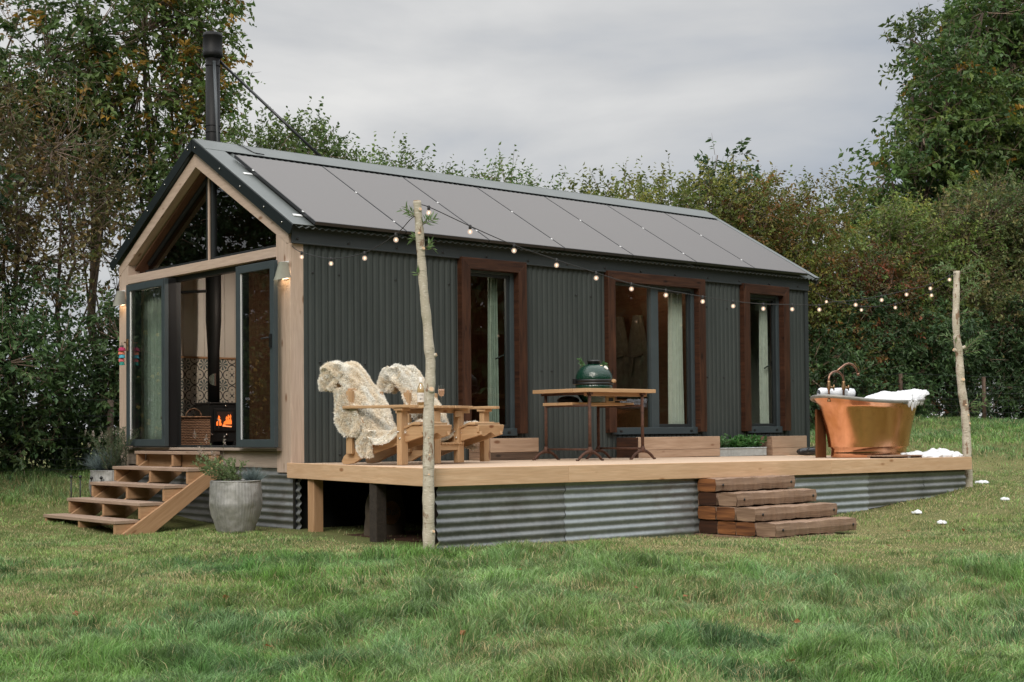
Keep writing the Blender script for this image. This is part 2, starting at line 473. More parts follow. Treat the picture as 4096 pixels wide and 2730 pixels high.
# ------------------------------------------------------------------ ground
GP = np.array([(0, -.2, -.66), (.5, -3.1, -.68), (2.6, -3.3, -.72), (4.2, -3.9, -.73), (5.4, -3.4, -.60), (6.5, -3.1, -.53), (7.4, -3.1, -.42),
               (7.6, -2.9, -.40), (-.7, -3.2, -.665), (-1.25, 1.2, -.74), (-1.2, 3.1, -.67), (-.6, -.1, -.655), (-.55, 3.95, -.50), (8.5, 0, -.33),
               (-.6, 7, -.18), (2, 7, -.22), (8, 7, .1), (19, 6.5, .46), (27, 6.5, .47), (35, 5, .5), (12, 1, .12), (16, 0, .3), (-4, 3, -.6), (-9, 6, -.4),
               (-7.6, -12.2, -1.0), (-4, -7, -.84), (0, -8, -.86), (5, -7, -.76), (12, -5, -.35), (20, -3, .1), (-8, -4, -.8), (-12, -1, -.75), (4.5, -1, -.5), (4, 3.8, -.45)])
def gz(x, y):
    x = np.asarray(x, float); y = np.asarray(y, float)
    num = 0; den = 0
    for (a, b, c) in GP:
        w = 1 / ((x - a) ** 2 + (y - b) ** 2 + .35) ** 1.7
        num = num + w * c; den = den + w
    far = np.clip((np.hypot(x - 4, y) - 28) / 40, 0, 1)
    z = num / den * (1 - far) + .1 * far
    lump = (fbm(x * .9 + 31, y * .9 + 7, 3) - .5)
    open_ = np.clip((np.hypot(np.maximum(0, np.maximum(-1 - x, x - 8)), np.maximum(0, np.maximum(-3.6 - y, y - 4))) - .6) / 3, 0, 1)
    return z + lump * .14 * open_ + (fbm(x * 3.1, y * 3.1, 2) - .5) * .05 * open_
def gz1(x, y): return float(gz(np.array([x]), np.array([y]))[0])

def axis(lo, hi, c0, c1, step, big):
    a = list(np.arange(c0, c1, step)); x = c0; s = step; left = []
    while x > lo: s = min(s * 1.25, big); x -= s; left.append(x)
    x = a[-1]; s = step; right = []
    while x < hi: s = min(s * 1.25, big); x += s; right.append(x)
    return np.array(left[::-1] + a + right)
gx = axis(-350, 400, -9, 30, .16, 30); gy = axis(-350, 400, -11, 9, .16, 30)
X, Y = np.meshgrid(gx, gy); Z = gz(X, Y)
nv, nu = X.shape
V = np.stack([X.ravel(), Y.ravel(), Z.ravel()], 1)
idx = np.arange(nu * nv).reshape(nv, nu)
Fc = np.stack([idx[:-1, :-1].ravel(), idx[:-1, 1:].ravel(), idx[1:, 1:].ravel(), idx[1:, :-1].ravel()], 1)
def npmesh(name, V, Fc, mat, parent=None, smooth=False, tint=None):
    me = bpy.data.meshes.new(name)
    if parent is not None:
        o3 = origin(parent); V = V - np.array(o3[:])
    k = Fc.shape[1]
    me.vertices.add(len(V)); me.vertices.foreach_set('co', V.astype(np.float32).ravel())
    me.loops.add(Fc.size); me.loops.foreach_set('vertex_index', Fc.astype(np.int32).ravel())
    me.polygons.add(len(Fc)); me.polygons.foreach_set('loop_start', np.arange(0, Fc.size, k, dtype=np.int32))
    me.polygons.foreach_set('loop_total', np.full(len(Fc), k, dtype=np.int32))
    me.polygons.foreach_set('use_smooth', np.full(len(Fc), smooth))
    if tint is not None:
        at = me.color_attributes.new('tint', 'FLOAT_COLOR', 'POINT')
        at.data.foreach_set('color', np.concatenate([tint, np.ones((len(tint), 1))], 1).astype(np.float32).ravel())
    me.materials.append(mat); me.update(calc_edges=True)
    return link(bpy.data.objects.new(name, me), parent)

def groundmat():
    m = NT('meadow_soil_and_thatch')
    v = m.tex('Object')
    f = m.noise(v, .8, 5, .6); g = m.noise(v, 9, 5, .65)
    c = m.mix(m.ramp(f, [(.35, 0), (.65, 1)]), (.085, .105, .035), (.15, .15, .06))
    c = m.mix(m.ramp(g, [(.45, 0), (.75, .7)]), c, (.13, .11, .055))
    m.principled(c, .95, 0, m.bump(g, .8, .04), .1); return m.m
go = npmesh('ground', V, Fc, groundmat(), smooth=True); go['kind'] = 'structure'

# ------------------------------------------------------------------ grass
def lush(x, y):
    """0 = short dry mown grass by the cabin and deck, 1 = long lush meadow"""
    n = fbm(x * .55 + 3, y * .55 + 9, 4) - .5
    dfront = (-3.3 - y) * .55 + (-1 - x) * .12 - .95     # distance in front of the deck
    v1 = np.clip(.35 - (y + 4.75 + .50 * x) * .42 + n * 4.2, 0, 1) * (y < 3)
    dback = np.clip((x - 9.5) / 3.5 + n * 1.2, 0, 1) * np.clip((y + 2.5) / 2.0 + n, 0, 1)
    left = np.clip((y - 3.4) / 1.2 + n, 0, 1)
    return np.maximum(np.maximum(v1, dback), left)

def make_grass():
    zones = [  # depth range, density, width
        (4.2, 7.5, 9000, .0040), (7.5, 10.5, 5400, .0046), (10.5, 14.5, 3000, .0054), (14.5, 20, 1400, .0070), (20, 34, 600, .0105)]
    Pl = []
    Fw = np.array([.654, .757]); Rw = np.array([.757, -.654])
    for d0, d1, dens, w in zones:
        half = lambda d: d * .40 + .8
        area = (d1 - d0) * (half(d0) + half(d1))
        n = int(area * dens)
        d = d0 + (d1 - d0) * rng.random(n * 2); l = (rng.random(n * 2) * 2 - 1) * half(d1)
        k = np.abs(l) < half(d); d, l = d[k][:n], l[k][:n]
        p = CAM + d[:, None] * Fw + l[:, None] * Rw
        Pl.append(np.concatenate([p, np.full((len(p), 1), w)], 1))
    P = np.concatenate(Pl); x, y, w = P.T
    under = (x > -.53) & (x < 7.6) & (y > -3.04) & (y < 4)
    house = (x > -.05) & (x < 8.4) & (y > -.2) & (y < 4)
    slp = (x > 2.6) & (x < 3.95) & (y > -4.02) & (y < -3)
    stp = (x > -1.2) & (x < 0) & (y > 1.35) & (y < 3.05)
    pot = (np.hypot(x + .6, y - 0) < .2) | (np.hypot(x + .27, y - 3.45) < .2)
    k = ~(house | slp | pot | (under & (rng.random(len(x)) > .04)) | (stp & (rng.random(len(x)) > .25)) | (y > 7.6))
    x, y, w = x[k], y[k], w[k]; n = len(x)
    L = lush(x, y) ** 1.15
    bare = np.clip((fbm(x * 1.7 + 50, y * 1.7, 4) - .52) * 9, 0, 1) * (1 - .75 * L)     # worn dry patches
    near = np.clip(1.6 - np.abs(y + 3.3) * 1.1, 0, 1) * (x > -1.2) * (x < 8)
    tuft = fbm(x * 3.4 + 9, y * 3.4 + 70, 4)
    tuftf = np.clip((tuft - .42) * 5, 0, 1)
    h = (.020 + .020 * rng.random(n)) * (1 - L) + L * (.018 + .070 * tuftf ** 1.4 + .035 * rng.random(n))
    h *= (1 - .5 * bare); h *= .7 + .6 * rng.random(n)
    keep = rng.random(n) > bare * .35
    flow = fbm(x * 2.2 + 11, y * 2.2 + 3, 3) * 2 * np.pi * 4 + (rng.random(n) - .5) * 3.4
    lean = (.15 + .85 * rng.random(n)) * (1 + .5 * L * (1 - tuftf))
    dx, dy = np.cos(flow) * lean, np.sin(flow) * lean
    z = gz(x, y) - .004
    # colours: fresh green, blue green, straw
    g1 = np.array([.120, .225, .052]); g2 = np.array([.080, .175, .060]); g3 = np.array([.22, .29, .10]); st = np.array([.52, .44, .24])
    a = fbm(x * 1.1 + 5, y * 1.1 + 41, 4)[:, None]; r = rng.random((n, 1)); Lc = L[:, None]
    big = np.clip((fbm(x * .35 + 81, y * .35 + 14, 3)[:, None] - .4) * 4, 0, 1)
    c = g1 * (1 - np.clip((a - .35) * 3, 0, 1)) + g2 * np.clip((a - .35) * 3, 0, 1)
    c = c * (1 - .55 * (1 - Lc)) + g3 * .55 * (1 - Lc)
    big = big * (rng.random((n, 1)) > .4)
    c = c * (1 - .5 * big * Lc) + np.array([.27, .36, .18]) * .5 * big * Lc
    tv = fbm(x * 5.5 + 21, y * 5.5 + 2, 3)[:, None]; c = c * 1.14 * (.58 + .9 * np.clip((tv - .25) * 2, 0, 1))
    yl = np.clip((fbm(x * .9 + 61, y * .9 + 33, 4)[:, None] - .5) * 5, 0, 1); c = c * (1 - .35 * yl) + np.array([.20, .27, .08]) * .35 * yl
    stf = np.clip(.035 + .05 * yl + .13 * (1 - Lc) + .45 * bare[:, None] + .25 * near[:, None] * (1 - Lc), 0, .95)
    c = np.where(r < stf, st * (.6 + .7 * rng.random((n, 1))), c * (.42 + 1.15 * rng.random((n, 1))))
    k = keep; x, y, z, w, h, dx, dy, c = x[k], y[k], z[k], w[k], h[k], dx[k], dy[k], c[k]; n = len(x)
    ang = rng.random(n) * np.pi; sx, sy = np.cos(ang) * w, np.sin(ang) * w
    base = np.stack([x, y, z], 1); sd = np.stack([sx, sy, np.zeros(n)], 1) * .5
    mid = base + np.stack([dx * h * .35, dy * h * .35, h * .62], 1)
    tip = base + np.stack([dx * h * 1.05, dy * h * 1.05, h * .92], 1)
    V = np.empty((n, 5, 3)); V[:, 0] = base - sd; V[:, 1] = base + sd; V[:, 2] = mid + sd * .8; V[:, 3] = mid - sd * .8; V[:, 4] = tip
    i = (np.arange(n) * 5)[:, None]
    T = np.concatenate([i + [0, 1, 2], i + [0, 2, 3], i + [3, 2, 4]], 0)
    tint = np.repeat(c, 5, 0)
    o = npmesh('grass', V.reshape(-1, 3), T, M['grass'], tint=tint)
    tag(o, 'long lush grass and short dry grass growing over the meadow', 'grass'); o['kind'] = 'stuff'
    print('grass', n)
make_grass()

# ------------------------------------------------------------------ cabin
DS = -.007
def dz(x): return DS * x
Lh, Wd, EZ, RZ = 8.35, 3.84, 2.38, 3.557
cab = thing('cabin', 'long dark corrugated metal cabin with solar panels and an oak framed gable', 'cabin', (0, 0, -.12))
PITCH = .080
def corr(mb, p0, u, L, v, H, nrm, pitch=PITCH, amp=.008, ph=0, seg=10, nv=1, h2=0):
    p0, u, v, nrm = Vector(p0), Vector(u), Vector(v), Vector(nrm)
    n = max(2, int(L / pitch * seg))
    mb.grid(lambda a, b: (p0 + u * (a * L) + v * (b * H) + nrm * (amp * (math.sin((a * L + ph) / pitch * 2 * math.pi) + h2 * math.cos((a * L + ph) / pitch * 4 * math.pi))))[:], n, nv, True, (L, H))
wins = [(2.15, 3.105), (4.41, 6.165), (6.925, 7.88)]
spans = []; x = .15
for a, b in wins: spans.append((x, a, -.14, 2.24)); spans.append((a, b, -.14, .30)); x = b
spans.append((x, 8.345, -.14, 2.24))
for k in range(0, len(spans)):
    x0, x1, z0, z1 = spans[k]
    mb = MB(); corr(mb, (x0, -.03, z0), (1, 0, 0), x1 - x0, (0, 0, 1), z1 - z0, (0, -1, 0), ph=x0, amp=.0065, h2=.5)
    mb.build('cladding_sheet', M['clad'], cab)
mb = MB(); corr(mb, (8.35, -.03, -.14), (0, 1, 0), Wd + .03, (0, 0, 1), 2.5, (1, 0, 0)); mb.build('cladding_sheet', M['clad'], cab)
mb = MB(); corr(mb, (0.1, Wd + .01, -.14), (1, 0, 0), Lh - .1, (0, 0, 1), 2.5, (0, 1, 0)); mb.build('cladding_sheet', M['clad'], cab)
mb = MB(); mb.prism([(0, 2.36), (Wd, 2.36), (Wd / 2, 3.46)], (8.33, 0, 0), (0, 1, 0), (0, 0, 1), (1, 0, 0), .02); mb.build('rear_gable_wall', M['clad'], cab)
# corner trim at far end
mb = MB(); mb.box(8.29, 8.365, -.047, -.041, -.14, 2.22); mb.build('corner_trim', M['trim_dark'], cab)
# screws on cladding
mb = MB()
for zz in (1.93, 1.02, .08):
    for xx in np.arange(.3, 8.3, .3):
        xx = round((xx + rnd.choice((-.076, 0, 0, .076))) / PITCH) * PITCH + PITCH * .25
        if any(a - .04 < xx < b + .04 for a, b in wins) or rnd.random() < .35: continue
        mb.lathe([(.011, 0), (.011, .006), (0, .009)], (0, 0, 0), 8)
        for i in range(len(mb.v) - 24, len(mb.v)):
            a, b, c = mb.v[i]; mb.v[i] = (xx + a, -.039 - c, zz + dz(xx) + b)
o = mb.build('screws', M['black'], cab)
# fascia
mb = MB(); mb.box(-.0, 8.37, -.062, -.046, 2.215, 2.40); mb.box(-.0, 8.37, -.070, -.046, 2.205, 2.221)
mb.build('fascia', M['trim_dark'], cab, bevel=.003)
mb = MB()
for xx in np.arange(.06, 8.3, .62):
    for sgn in (0,):
        p = len(mb.v); mb.lathe([(.014, 0), (.014, .006), (0, .01)], (0, 0, 0), 8)
        for i in range(p, len(mb.v)):
            a, b, c = mb.v[i]; mb.v[i] = (xx + a, -.063 - c, 2.255 + b)
mb.build('fascia_screws', M['black'], cab)

# roof: two corrugated slopes
sl = Vector((0, -2.045, -1.177)); sL = sl.length; sd = sl.normalized(); rn = Vector((0, -.499, .867))
roof = MB(); corr(roof, (.0, 1.92, RZ - .012), (1, 0, 0), 8.49, sd, sL + .012, rn, ph=.02, amp=.0115)
sdb = Vector((0, -sd.y, sd.z)); rnb = Vector((0, .499, .867))
corr(roof, (.0, 1.92, RZ - .012), (1, 0, 0), 8.49, sdb, sL, rnb)
rf = roof.build('roof', M['roofpale'], cab, solid=.002)
mb = MB()
for s_, n_ in ((sd, rn), (sdb, rnb)):
    c0 = Vector((4.235, 1.92, RZ)) + s_ * .145 + n_ * .016
    mb.obox(c0, (4.265, 0, 0), s_ * .147, n_ * .0025)
mb.tube([(-.03, 1.92, RZ + .006), (8.5, 1.92, RZ + .006)], .016, 8)
mb.build('ridge_cap', M['roofpale'], rf)
for s_, n_ in ((sd, rn), (sdb, rnb)):
    mb = MB()
    c0 = Vector((.09, 1.92, RZ)) + s_ * (sL / 2 + .005) + n_ * .013
    mb.obox(c0, (.125, 0, 0), s_ * (sL / 2 + .003), n_ * .0025)
    mb.build('verge_flashing', M['roofpale'], rf); mb = MB()
    c0 = Vector((8.46, 1.92, RZ)) + s_ * (sL / 2 + .005) + n_ * .013
    mb.obox(c0, (.05, 0, 0), s_ * (sL / 2 + .003), n_ * .0025)
    mb.obox(c0 + Vector((.045, 0, 0)) - n_ * .05, (.003, 0, 0), s_ * (sL / 2 + .003), n_ * .05)
    mb.build('verge_flashing', M['roofpale'], rf)
# dark bargeboards and their bolts
for sgn in (1, -1):
    s_, n_ = (sd, rn) if sgn > 0 else (sdb, rnb)
    mb = MB(); c0 = Vector((-.045, 1.92, RZ)) + s_ * (sL / 2 + .01) - n_ * .052
    mb.prism([(0, 0), (sL + .03, 0), (sL + .03, -.09), (sL + .01, -.115), (.066, -.115)], Vector((-.052, 1.92, RZ)) + n_ * .012, s_, n_, (1, 0, 0), .012)
    b = mb.build('barge_board', M['barge'], rf, bevel=.002)
    mb = MB()
    for t in (.12, .75, 1.25, 1.8, 2.2):
        q = Vector((-.055, 1.92, RZ)) + s_ * t - n_ * .045; p = len(mb.v)
        mb.lathe([(.010, 0), (.010, .006), (0, .008)], (0, 0, 0), 8)
        for i in range(p, len(mb.v)):
            a, b_, c = mb.v[i]; mb.v[i] = (q.x - c, q.y + a, q.z + b_)
    mb.build('bolts', M['chrome'], rf)
    # oak rafters at the gable
    mb = MB(); o0 = Vector((-.002, 1.92, RZ)) - n_ * 0 + Vector((0, 0, -.132))
    z1 = RZ - .132
    yy = lambda y: y if sgn > 0 else Wd - y
    poly = [(yy(1.92), z1), (yy(0.0), z1 - 1.92 * .5755), (yy(0.0), 2.20), (yy(.245), 2.20 + .13), (yy(1.92), z1 - .165)]
    mb.prism(poly, (-.003, 0, 0), (0, 1, 0), (0, 0, 1), (1, 0, 0), .16)
    mb.build('gable_rafter', M['oak'], cab, bevel=.004)
# soffit lining between rafter and glazing, and the roof lining
for sgn in (1, -1):
    s_, n_ = (sd, rn) if sgn > 0 else (sdb, rnb)
    mb = MB(); mb.obox(Vector((4.2, 1.92, RZ - .06)) + s_ * (sL / 2 - .05) , (4.12, 0, 0), s_ * (sL / 2 - .05), n_ * .006, 0)
    mb.build('roof_lining', M['ply'], cab)
    mb = MB(); mb.obox(Vector((.19, 1.92, RZ - .315)) + s_ * 1.0, (.10, 0, 0), s_ * 1.0, n_ * .012, 1)
    mb.build('soffit_board', M['ply'], cab)
# posts
for (y0, y1) in ((0, .24), (3.60, 3.84)):
    mb = MB()
    yi = (y0, y0 + .045) if y0 == 0 else (y1 - .045, y1)
    yo = (y0 + .047, y1) if y0 == 0 else (y0, y1 - .047)
    mb.box(0, .155, yi[0] - (.03 if y0 == 0 else 0), yi[1], -.10, 2.21); mb.box(.0, .155, yo[0], yo[1], -.10, 2.33)
    mb.build('corner_post', M['oak'], cab, bevel=.004)
mb = MB(); mb.box(-.004, .15, .235, 3.605, 2.095, 2.197, 1); mb.build('tie_beam', M['oak'], cab, bevel=.004)
mb = MB(); mb.box(.0, .12, .238, 3.602, -.055, .112, 1); mb.build('base_board', M['oak_grey'], cab, bevel=.004)
mb = MB(); mb.box(-.055, .2, .15, 3.60, .118, .146, 1); mb.build('door_sill', M['oak_grey'], cab, bevel=.004)
# gable window: two triangular lights
gw = MB()
zt = lambda y: RZ - .132 - .165 - abs(y - 1.92) * .5755 - .02
X0, X1 = .17, .22
def strip(mb, p0, p1, w, x0=X0, x1=X1):
    mb.bar((( x0 + x1) / 2, *p0), ((x0 + x1) / 2, *p1), w, x1 - x0, (1, 0, 0))
strip(gw, (.35, 2.225), (3.49, 2.225), .075); strip(gw, (.40, zt(.40) - .02), (1.87, zt(1.87) - .02), .07); strip(gw, (3.44, zt(3.44) - .02), (1.97, zt(1.97) - .02), .07)
strip(gw, (1.865, 2.26), (1.865, zt(1.865)), .05); strip(gw, (1.975, 2.26), (1.975, zt(1.975)), .05)
g = gw.build('gable_window', M['frame_dk'], cab, bevel=.003)
mb = MB(); mb.box(.155, .17, 1.905, 1.935, 2.2, zt(1.92) + .03); mb.build('mullion', M['oak'], g)
for yy in ((.38, 1.87), (1.97, 3.46)):
    mb = MB()
    ys, ye = yy
    inner = ye if ys < 1 else ys; outer = ys if ys < 1 else ye
    mb.prism([(outer, 2.23), (inner, 2.23), (inner, zt(inner)), (outer, max(2.24, zt(outer)))], (.195, 0, 0), (0, 1, 0), (0, 0, 1), (1, 0, 0), .006)
    mb.build('pane', M['glass_gable'], g)
# door surround
mb = MB(); mb.box(.06, .14, .24, .30, .146, 2.095); mb.box(.06, .14, 3.54, 3.60, .146, 2.095); mb.box(.06, .14, .30, 3.54, 2.04, 2.095); mb.box(.06, .14, .30, 3.54, .146, .17)
mb.box(.04, .13, 2.52, 2.585, .17, 2.04); mb.box(.06, .13, 1.0, 1.06, .17, 2.04)
mb.build('door_frame', M['frame_dk'], cab, bevel=.003)
mb = MB(); mb.box(-.10, .045, 2.455, 2.505, .158, 2.068); fl = mb.build('folded_leaf', M['black'], cab, bevel=.003)
for zz in (.28, 1.15, 1.93):
    mb = MB(); mb.box(-.115, -.10, 2.435, 2.50, zz, zz + .13); mb.tube([(-.118, 2.445, zz), (-.118, 2.445, zz + .13)], .010, 8)
    mb.build('hinge', M['blackplastic'], fl, bevel=.002)
def leaf(name, y0, y1, z0, z1, x0=-.125, x1=-.075, fw=.078, handle=None):
    mb = MB(); mb.box(x0, x1, y0, y0 + fw, z0, z1, 2); mb.box(x0, x1, y1 - fw, y1, z0, z1, 2)
    mb.box(x0 + .002, x1 - .002, y0 + fw, y1 - fw, z0, z0 + fw); mb.box(x0 + .002, x1 - .002, y0 + fw, y1 - fw, z1 - fw, z1)
    f = mb.build('door_leaf', M['frame'], cab, bevel=.003)
    mb = MB(); t = .012
    mb.box(x0 + .012, x0 + .022, y0 + fw, y0 + fw + t, z0 + fw, z1 - fw); mb.box(x0 + .012, x0 + .022, y1 - fw - t, y1 - fw, z0 + fw, z1 - fw)
    mb.build('glazing_bead', M['alu'], f)
    mb = MB(); mb.box((x0 + x1) / 2 - .003, (x0 + x1) / 2 + .003, y0 + fw - .005, y1 - fw + .005, z0 + fw - .005, z1 - fw + .005); mb.build('pane', M['glass'], f)
    return f
l1 = leaf('l', 2.425, 3.395, .162, 2.06)
l2 = leaf('r', .085, .84, .158, 2.04)
mb = MB(); mb.box(-.14, -.125, .12, .155, 1.16, 1.30); mb.tube([(-.145, .138, 1.26), (-.165, .138, 1.26), (-.165, .26, 1.255)], .009, 8); mb.build('door_handle', M['black'], l2, bevel=.002)
mb = MB(); mb.box(-.14, -.125, 3.33, 3.365, 1.28, 1.42); mb.tube([(-.145, 3.35, 1.38), (-.165, 3.35, 1.38), (-.165, 3.28, 1.375)], .009, 8); mb.build('door_handle', M['brass'], l1, bevel=.002)
# key tassel on the left leaf
ts = thing('key_tassel', 'tiered red, orange, blue and green tassel hanging from the left door handle', 'key ring', (-.19, 3.37, 1.36))
tc = [(.35, .03, .09), (.62, .2, .12), (.06, .32, .42), (.55, .12, .13), (.02, .22, .18)]
mb = MB(); mb.tube([(-.19, 3.37, 1.38), (-.19, 3.37, 1.33)], .004, 6); mb.box(-.20, -.18, 3.34, 3.40, 1.325, 1.345); mb.build('key_ring', M['ink'], ts)
for k, c_ in enumerate(tc):
    mb = MB(); zz = 1.325 - k * .042; r0 = .042 - .003 * k
    mb.lathe([(.012, zz), (r0 * .8, zz - .012), (r0, zz - .044)], (-.19, 3.37 + (.008 if k % 2 else -.004), 0), 20, ribs=10, amp=.1, closed=False)
    mb.build('tassel', plain('thread_%d' % k, c_, .9, 0, .2, 60), ts)

# gable skirting sheets
mb = MB(); corr(mb, (.02, -.17, -.80), (0, 0, 1), .74, (0, 1, 0), 1.9, (-1, 0, 0), pitch=.076, amp=.012, ph=.03); s1 = mb.build('skirt_sheet', M['galv'], cab)
mb = MB(); corr(mb, (.035, 1.7, -.80), (0, 0, 1), .72, (0, 1, 0), 2.1, (-1, 0, 0), pitch=.076, amp=.012, ph=.03); mb.build('skirt_sheet', M['galv'], cab)
# under-floor closure so that no light passes beneath
mb = MB(); mb.box(.08, 8.3, .0, 3.8, -.12, -.06); mb.build('floor_deck', M['ply'], cab)
mb = MB(); mb.box(.2, 8.3, .05, 3.78, .10, .125, 0); mb.build('floor', M['floor'], cab)
mb = MB()
for k in range(52):
    y = .26 + k * .145
    x0 = .2 + k * .145
    if x0 > 8.2: break
    if x0 < 1.62: mb.box(x0, x0 + .141, 3.70, 3.72, .12, 2.36, 2)
mb.build('lining_boards', M['boards'], cab)
mb = MB(); mb.box(1.66, 8.26, 3.70, 3.72, .12, 2.36, 2); mb.build('rear_lining', M['ply'], cab)
for nm, bx, mm in (('side_lining', (.16, 2.16, .02, .035, .12, 2.3), 'ply'), ('side_lining', (3.1, 4.42, .02, .035, .12, 2.3), 'ply'), ('side_lining', (6.16, 6.93, .02, .035, .12, 2.3), 'ply'), ('side_lining', (7.87, 8.3, .02, .035, .12, 2.3), 'ply')):
    mb = MB(); mb.box(*bx); mb.build(nm, M[mm], cab)
mb = MB(); mb.prism([(.0, 0), (.0, 0)], (0, 0, 0), (1, 0, 0), (0, 1, 0), (0, 0, 1), 1) if False else None
mb.box(2.02, 2.06, 1.9, 3.7, .12, 2.3); mb.build('partition_wall', M['ply'], cab)
for nm, xx, mm in (('partition_wall', 6.45, 'ply'), ('end_lining', 8.27, 'boards')):
    mb = MB(); mb.prism([(.05, .12), (3.70, .12), (3.70, 2.34), (1.92, 3.40), (.05, 2.34)], (xx, 0, 0), (0, 1, 0), (0, 0, 1), (1, 0, 0), .03); mb.build(nm, M[mm], cab)
# tile splashback
mb = MB(); n0 = 0
mb.v += [(.30, 3.69, .12), (1.50, 3.69, .12), (1.50, 3.69, 1.235), (.30, 3.69, 1.235)]
mb.face([0, 1, 2, 3], [(.1, 0), (.1 + 1.2 / .262, 0), (.1 + 1.2 / .262, 1.115 / .262), (.1, 1.115 / .262)])
tl = mb.build('tile_panel', M['tile'], cab)
mb = MB(); mb.box(.3, 1.515, 3.67, 3.70, 1.236, 1.26, 0); mb.box(1.50, 1.515, 3.67, 3.70, .12, 1.236, 2); mb.build('tile_trim', M['steps'], tl)

# long-side windows
SW = .125
def sidewin(x0, x1, mull=None, gx=None, nm=''):
    z0, z1 = .27, 2.225
    mb = MB(); y0, y1 = -.105, .0
    mb.prism([(x0, z1), (x1, z1), (x1 - SW, z1 - SW), (x0 + SW, z1 - SW)], (0, y0, 0), (1, 0, 0), (0, 0, 1), (0, 1, 0), y1 - y0)
    s = mb.build('window_surround', M['surround'], cab, bevel=.003)
    up_ = []
    mb = MB(); mb.prism([(x0, z0), (x0 + SW, z0), (x0 + SW, z1 - SW), (x0, z1)], (0, y0, 0), (1, 0, 0), (0, 0, 1), (0, 1, 0), y1 - y0)
    mb.uv = [[(v, u) for (u, v) in f] for f in mb.uv]; mb.build('surround_upright', M['surround'], s, bevel=.003); mb = MB()
    mb.prism([(x1, z0), (x1 - SW, z0), (x1 - SW, z1 - SW), (x1, z1)], (0, y0, 0), (1, 0, 0), (0, 0, 1), (0, 1, 0), y1 - y0)
    # rotate the grain: swap u and v on these uprights
    mb.uv = [[(v, u) for (u, v) in f] for f in mb.uv]
    mb.build('surround_upright', M['surround'], s, bevel=.003)
    mb = MB(); a, b = x0 + SW, x1 - SW; fy0, fy1 = -.02, .05; fw = .062; zb, zt_ = .265, z1 - SW
    mb.box(a, a + .02, fy0, fy1, zb, zt_); mb.box(b - fw * .9, b, fy0, fy1, zb, zt_); mb.box(a, b, fy0 + .002, fy1, zt_ - .03, zt_); mb.box(a - .03, b + .005, -.055, fy1, zb - .02, zb + .065)
    spans = [(a + .02, b - fw * .9)]
    if mull: mb.box(mull - .065, mull + .065, fy0 - .004, fy1, zb, zt_); spans = [(a + .02, mull - .065), (mull + .065, b - fw * .9)]
    fr = mb.build('window_frame', M['frame'], cab, bevel=.003)
    for i, (p, q) in enumerate(spans):
        if not mull or i == 1:
            mb = MB(); t = .045
            mb.box(p, p + .018, .0, .04, zb + .066, zt_ - .031); mb.box(q - t, q, .0, .04, zb + .066, zt_ - .031); mb.box(p + .018, q - t, .002, .04, zb + .066, zb + .105); mb.box(p + .018, q - t, .002, .04, zt_ - .065, zt_ - .031)
            mb.build('sash', M['frame_dk'], fr, bevel=.002)
        mb = MB(); mb.box(p, q, .02, .026, zb + .06, zt_ - .03); mb.build('pane', M['glass'], fr)
    mb = MB()
    for xx in (a + .12, b - .12): mb.box(xx - .02, xx + .02, -.062, -.054, zb + .01, zb + .03)
    mb.build('drain_cap', M['blackplastic'], fr)
    if not mull:
        mb = MB(); mb.box(b - .09, b - .06, .045, .06, 1.1, 1.22); mb.tube([(b - .075, .06, 1.16), (b - .075, .085, 1.17), (b - .19, .09, 1.12)], .01, 8); mb.build('window_handle', M['blackplastic'], fr)
    # reveals
    mb = MB(); mb.box(a - .02, a, .0, .06, zb, zt_); mb.box(b, b + .02, .0, .06, zb, zt_); mb.build('reveal', M['ply'], fr)
sidewin(*wins[0]); sidewin(*wins[1], mull=5.30); sidewin(*wins[2])

# solar panels
for k in range(7):
    x0 = .2 + k * 1.143; x1 = x0 + 1.133
    s0, s1 = (.54, 2.392)
    mb = MB(); cc = Vector(((x0 + x1) / 2, 1.92, RZ)) + sd * ((s0 + s1) / 2) + rn * .052
    mb.obox(cc, ((x1 - x0) / 2, 0, 0), sd * (s1 - s0) / 2, rn * .017)
    sp = mb.build('solar_panel', M['black'], cab, bevel=.002)
    mb = MB(); c2 = cc + rn * .0185; hx, hs = (x1 - x0) / 2 - .008, (s1 - s0) / 2 - .008
    p = [c2 + Vector((-hx, 0, 0)) - sd * hs, c2 + Vector((-hx, 0, 0)) + sd * hs, c2 + Vector((hx, 0, 0)) + sd * hs, c2 + Vector((hx, 0, 0)) - sd * hs]
    mb.v += [q[:] for q in p]; mb.face([0, 1, 2, 3], [(0, 0), (0, 1.8), (1.1, 1.8), (1.1, 0)])
    mb.build('cell_glass', M['panel'], sp)
    mb = MB()
    for t in (.42, .86) if k else (.25, .86):
        q = Vector((x0 - .005, 1.92, RZ)) + sd * (s0 + (s1 - s0) * t) + rn * .072
        mb.obox(q - rn * .003, (.008, 0, 0), sd * .014, rn * .004)
        if k == 0: mb.obox(q - rn * .05 - Vector((.05, 0, 0)), (.05, 0, 0), sd * .022, rn * .006)
    mb.build('clamp', M['alu'], sp, bevel=.002)
# cable on the ridge
mb = MB(); q = Vector((.62, 1.92, RZ)) + rn * .03
mb.tube([(.50, 1.95, RZ + .03), (.55, 1.86, RZ - .0), (.62, 1.72, RZ - .09), (.72, 1.66, RZ - .11)], .006, 6); mb.build('roof_cable', M['wire'], rf)

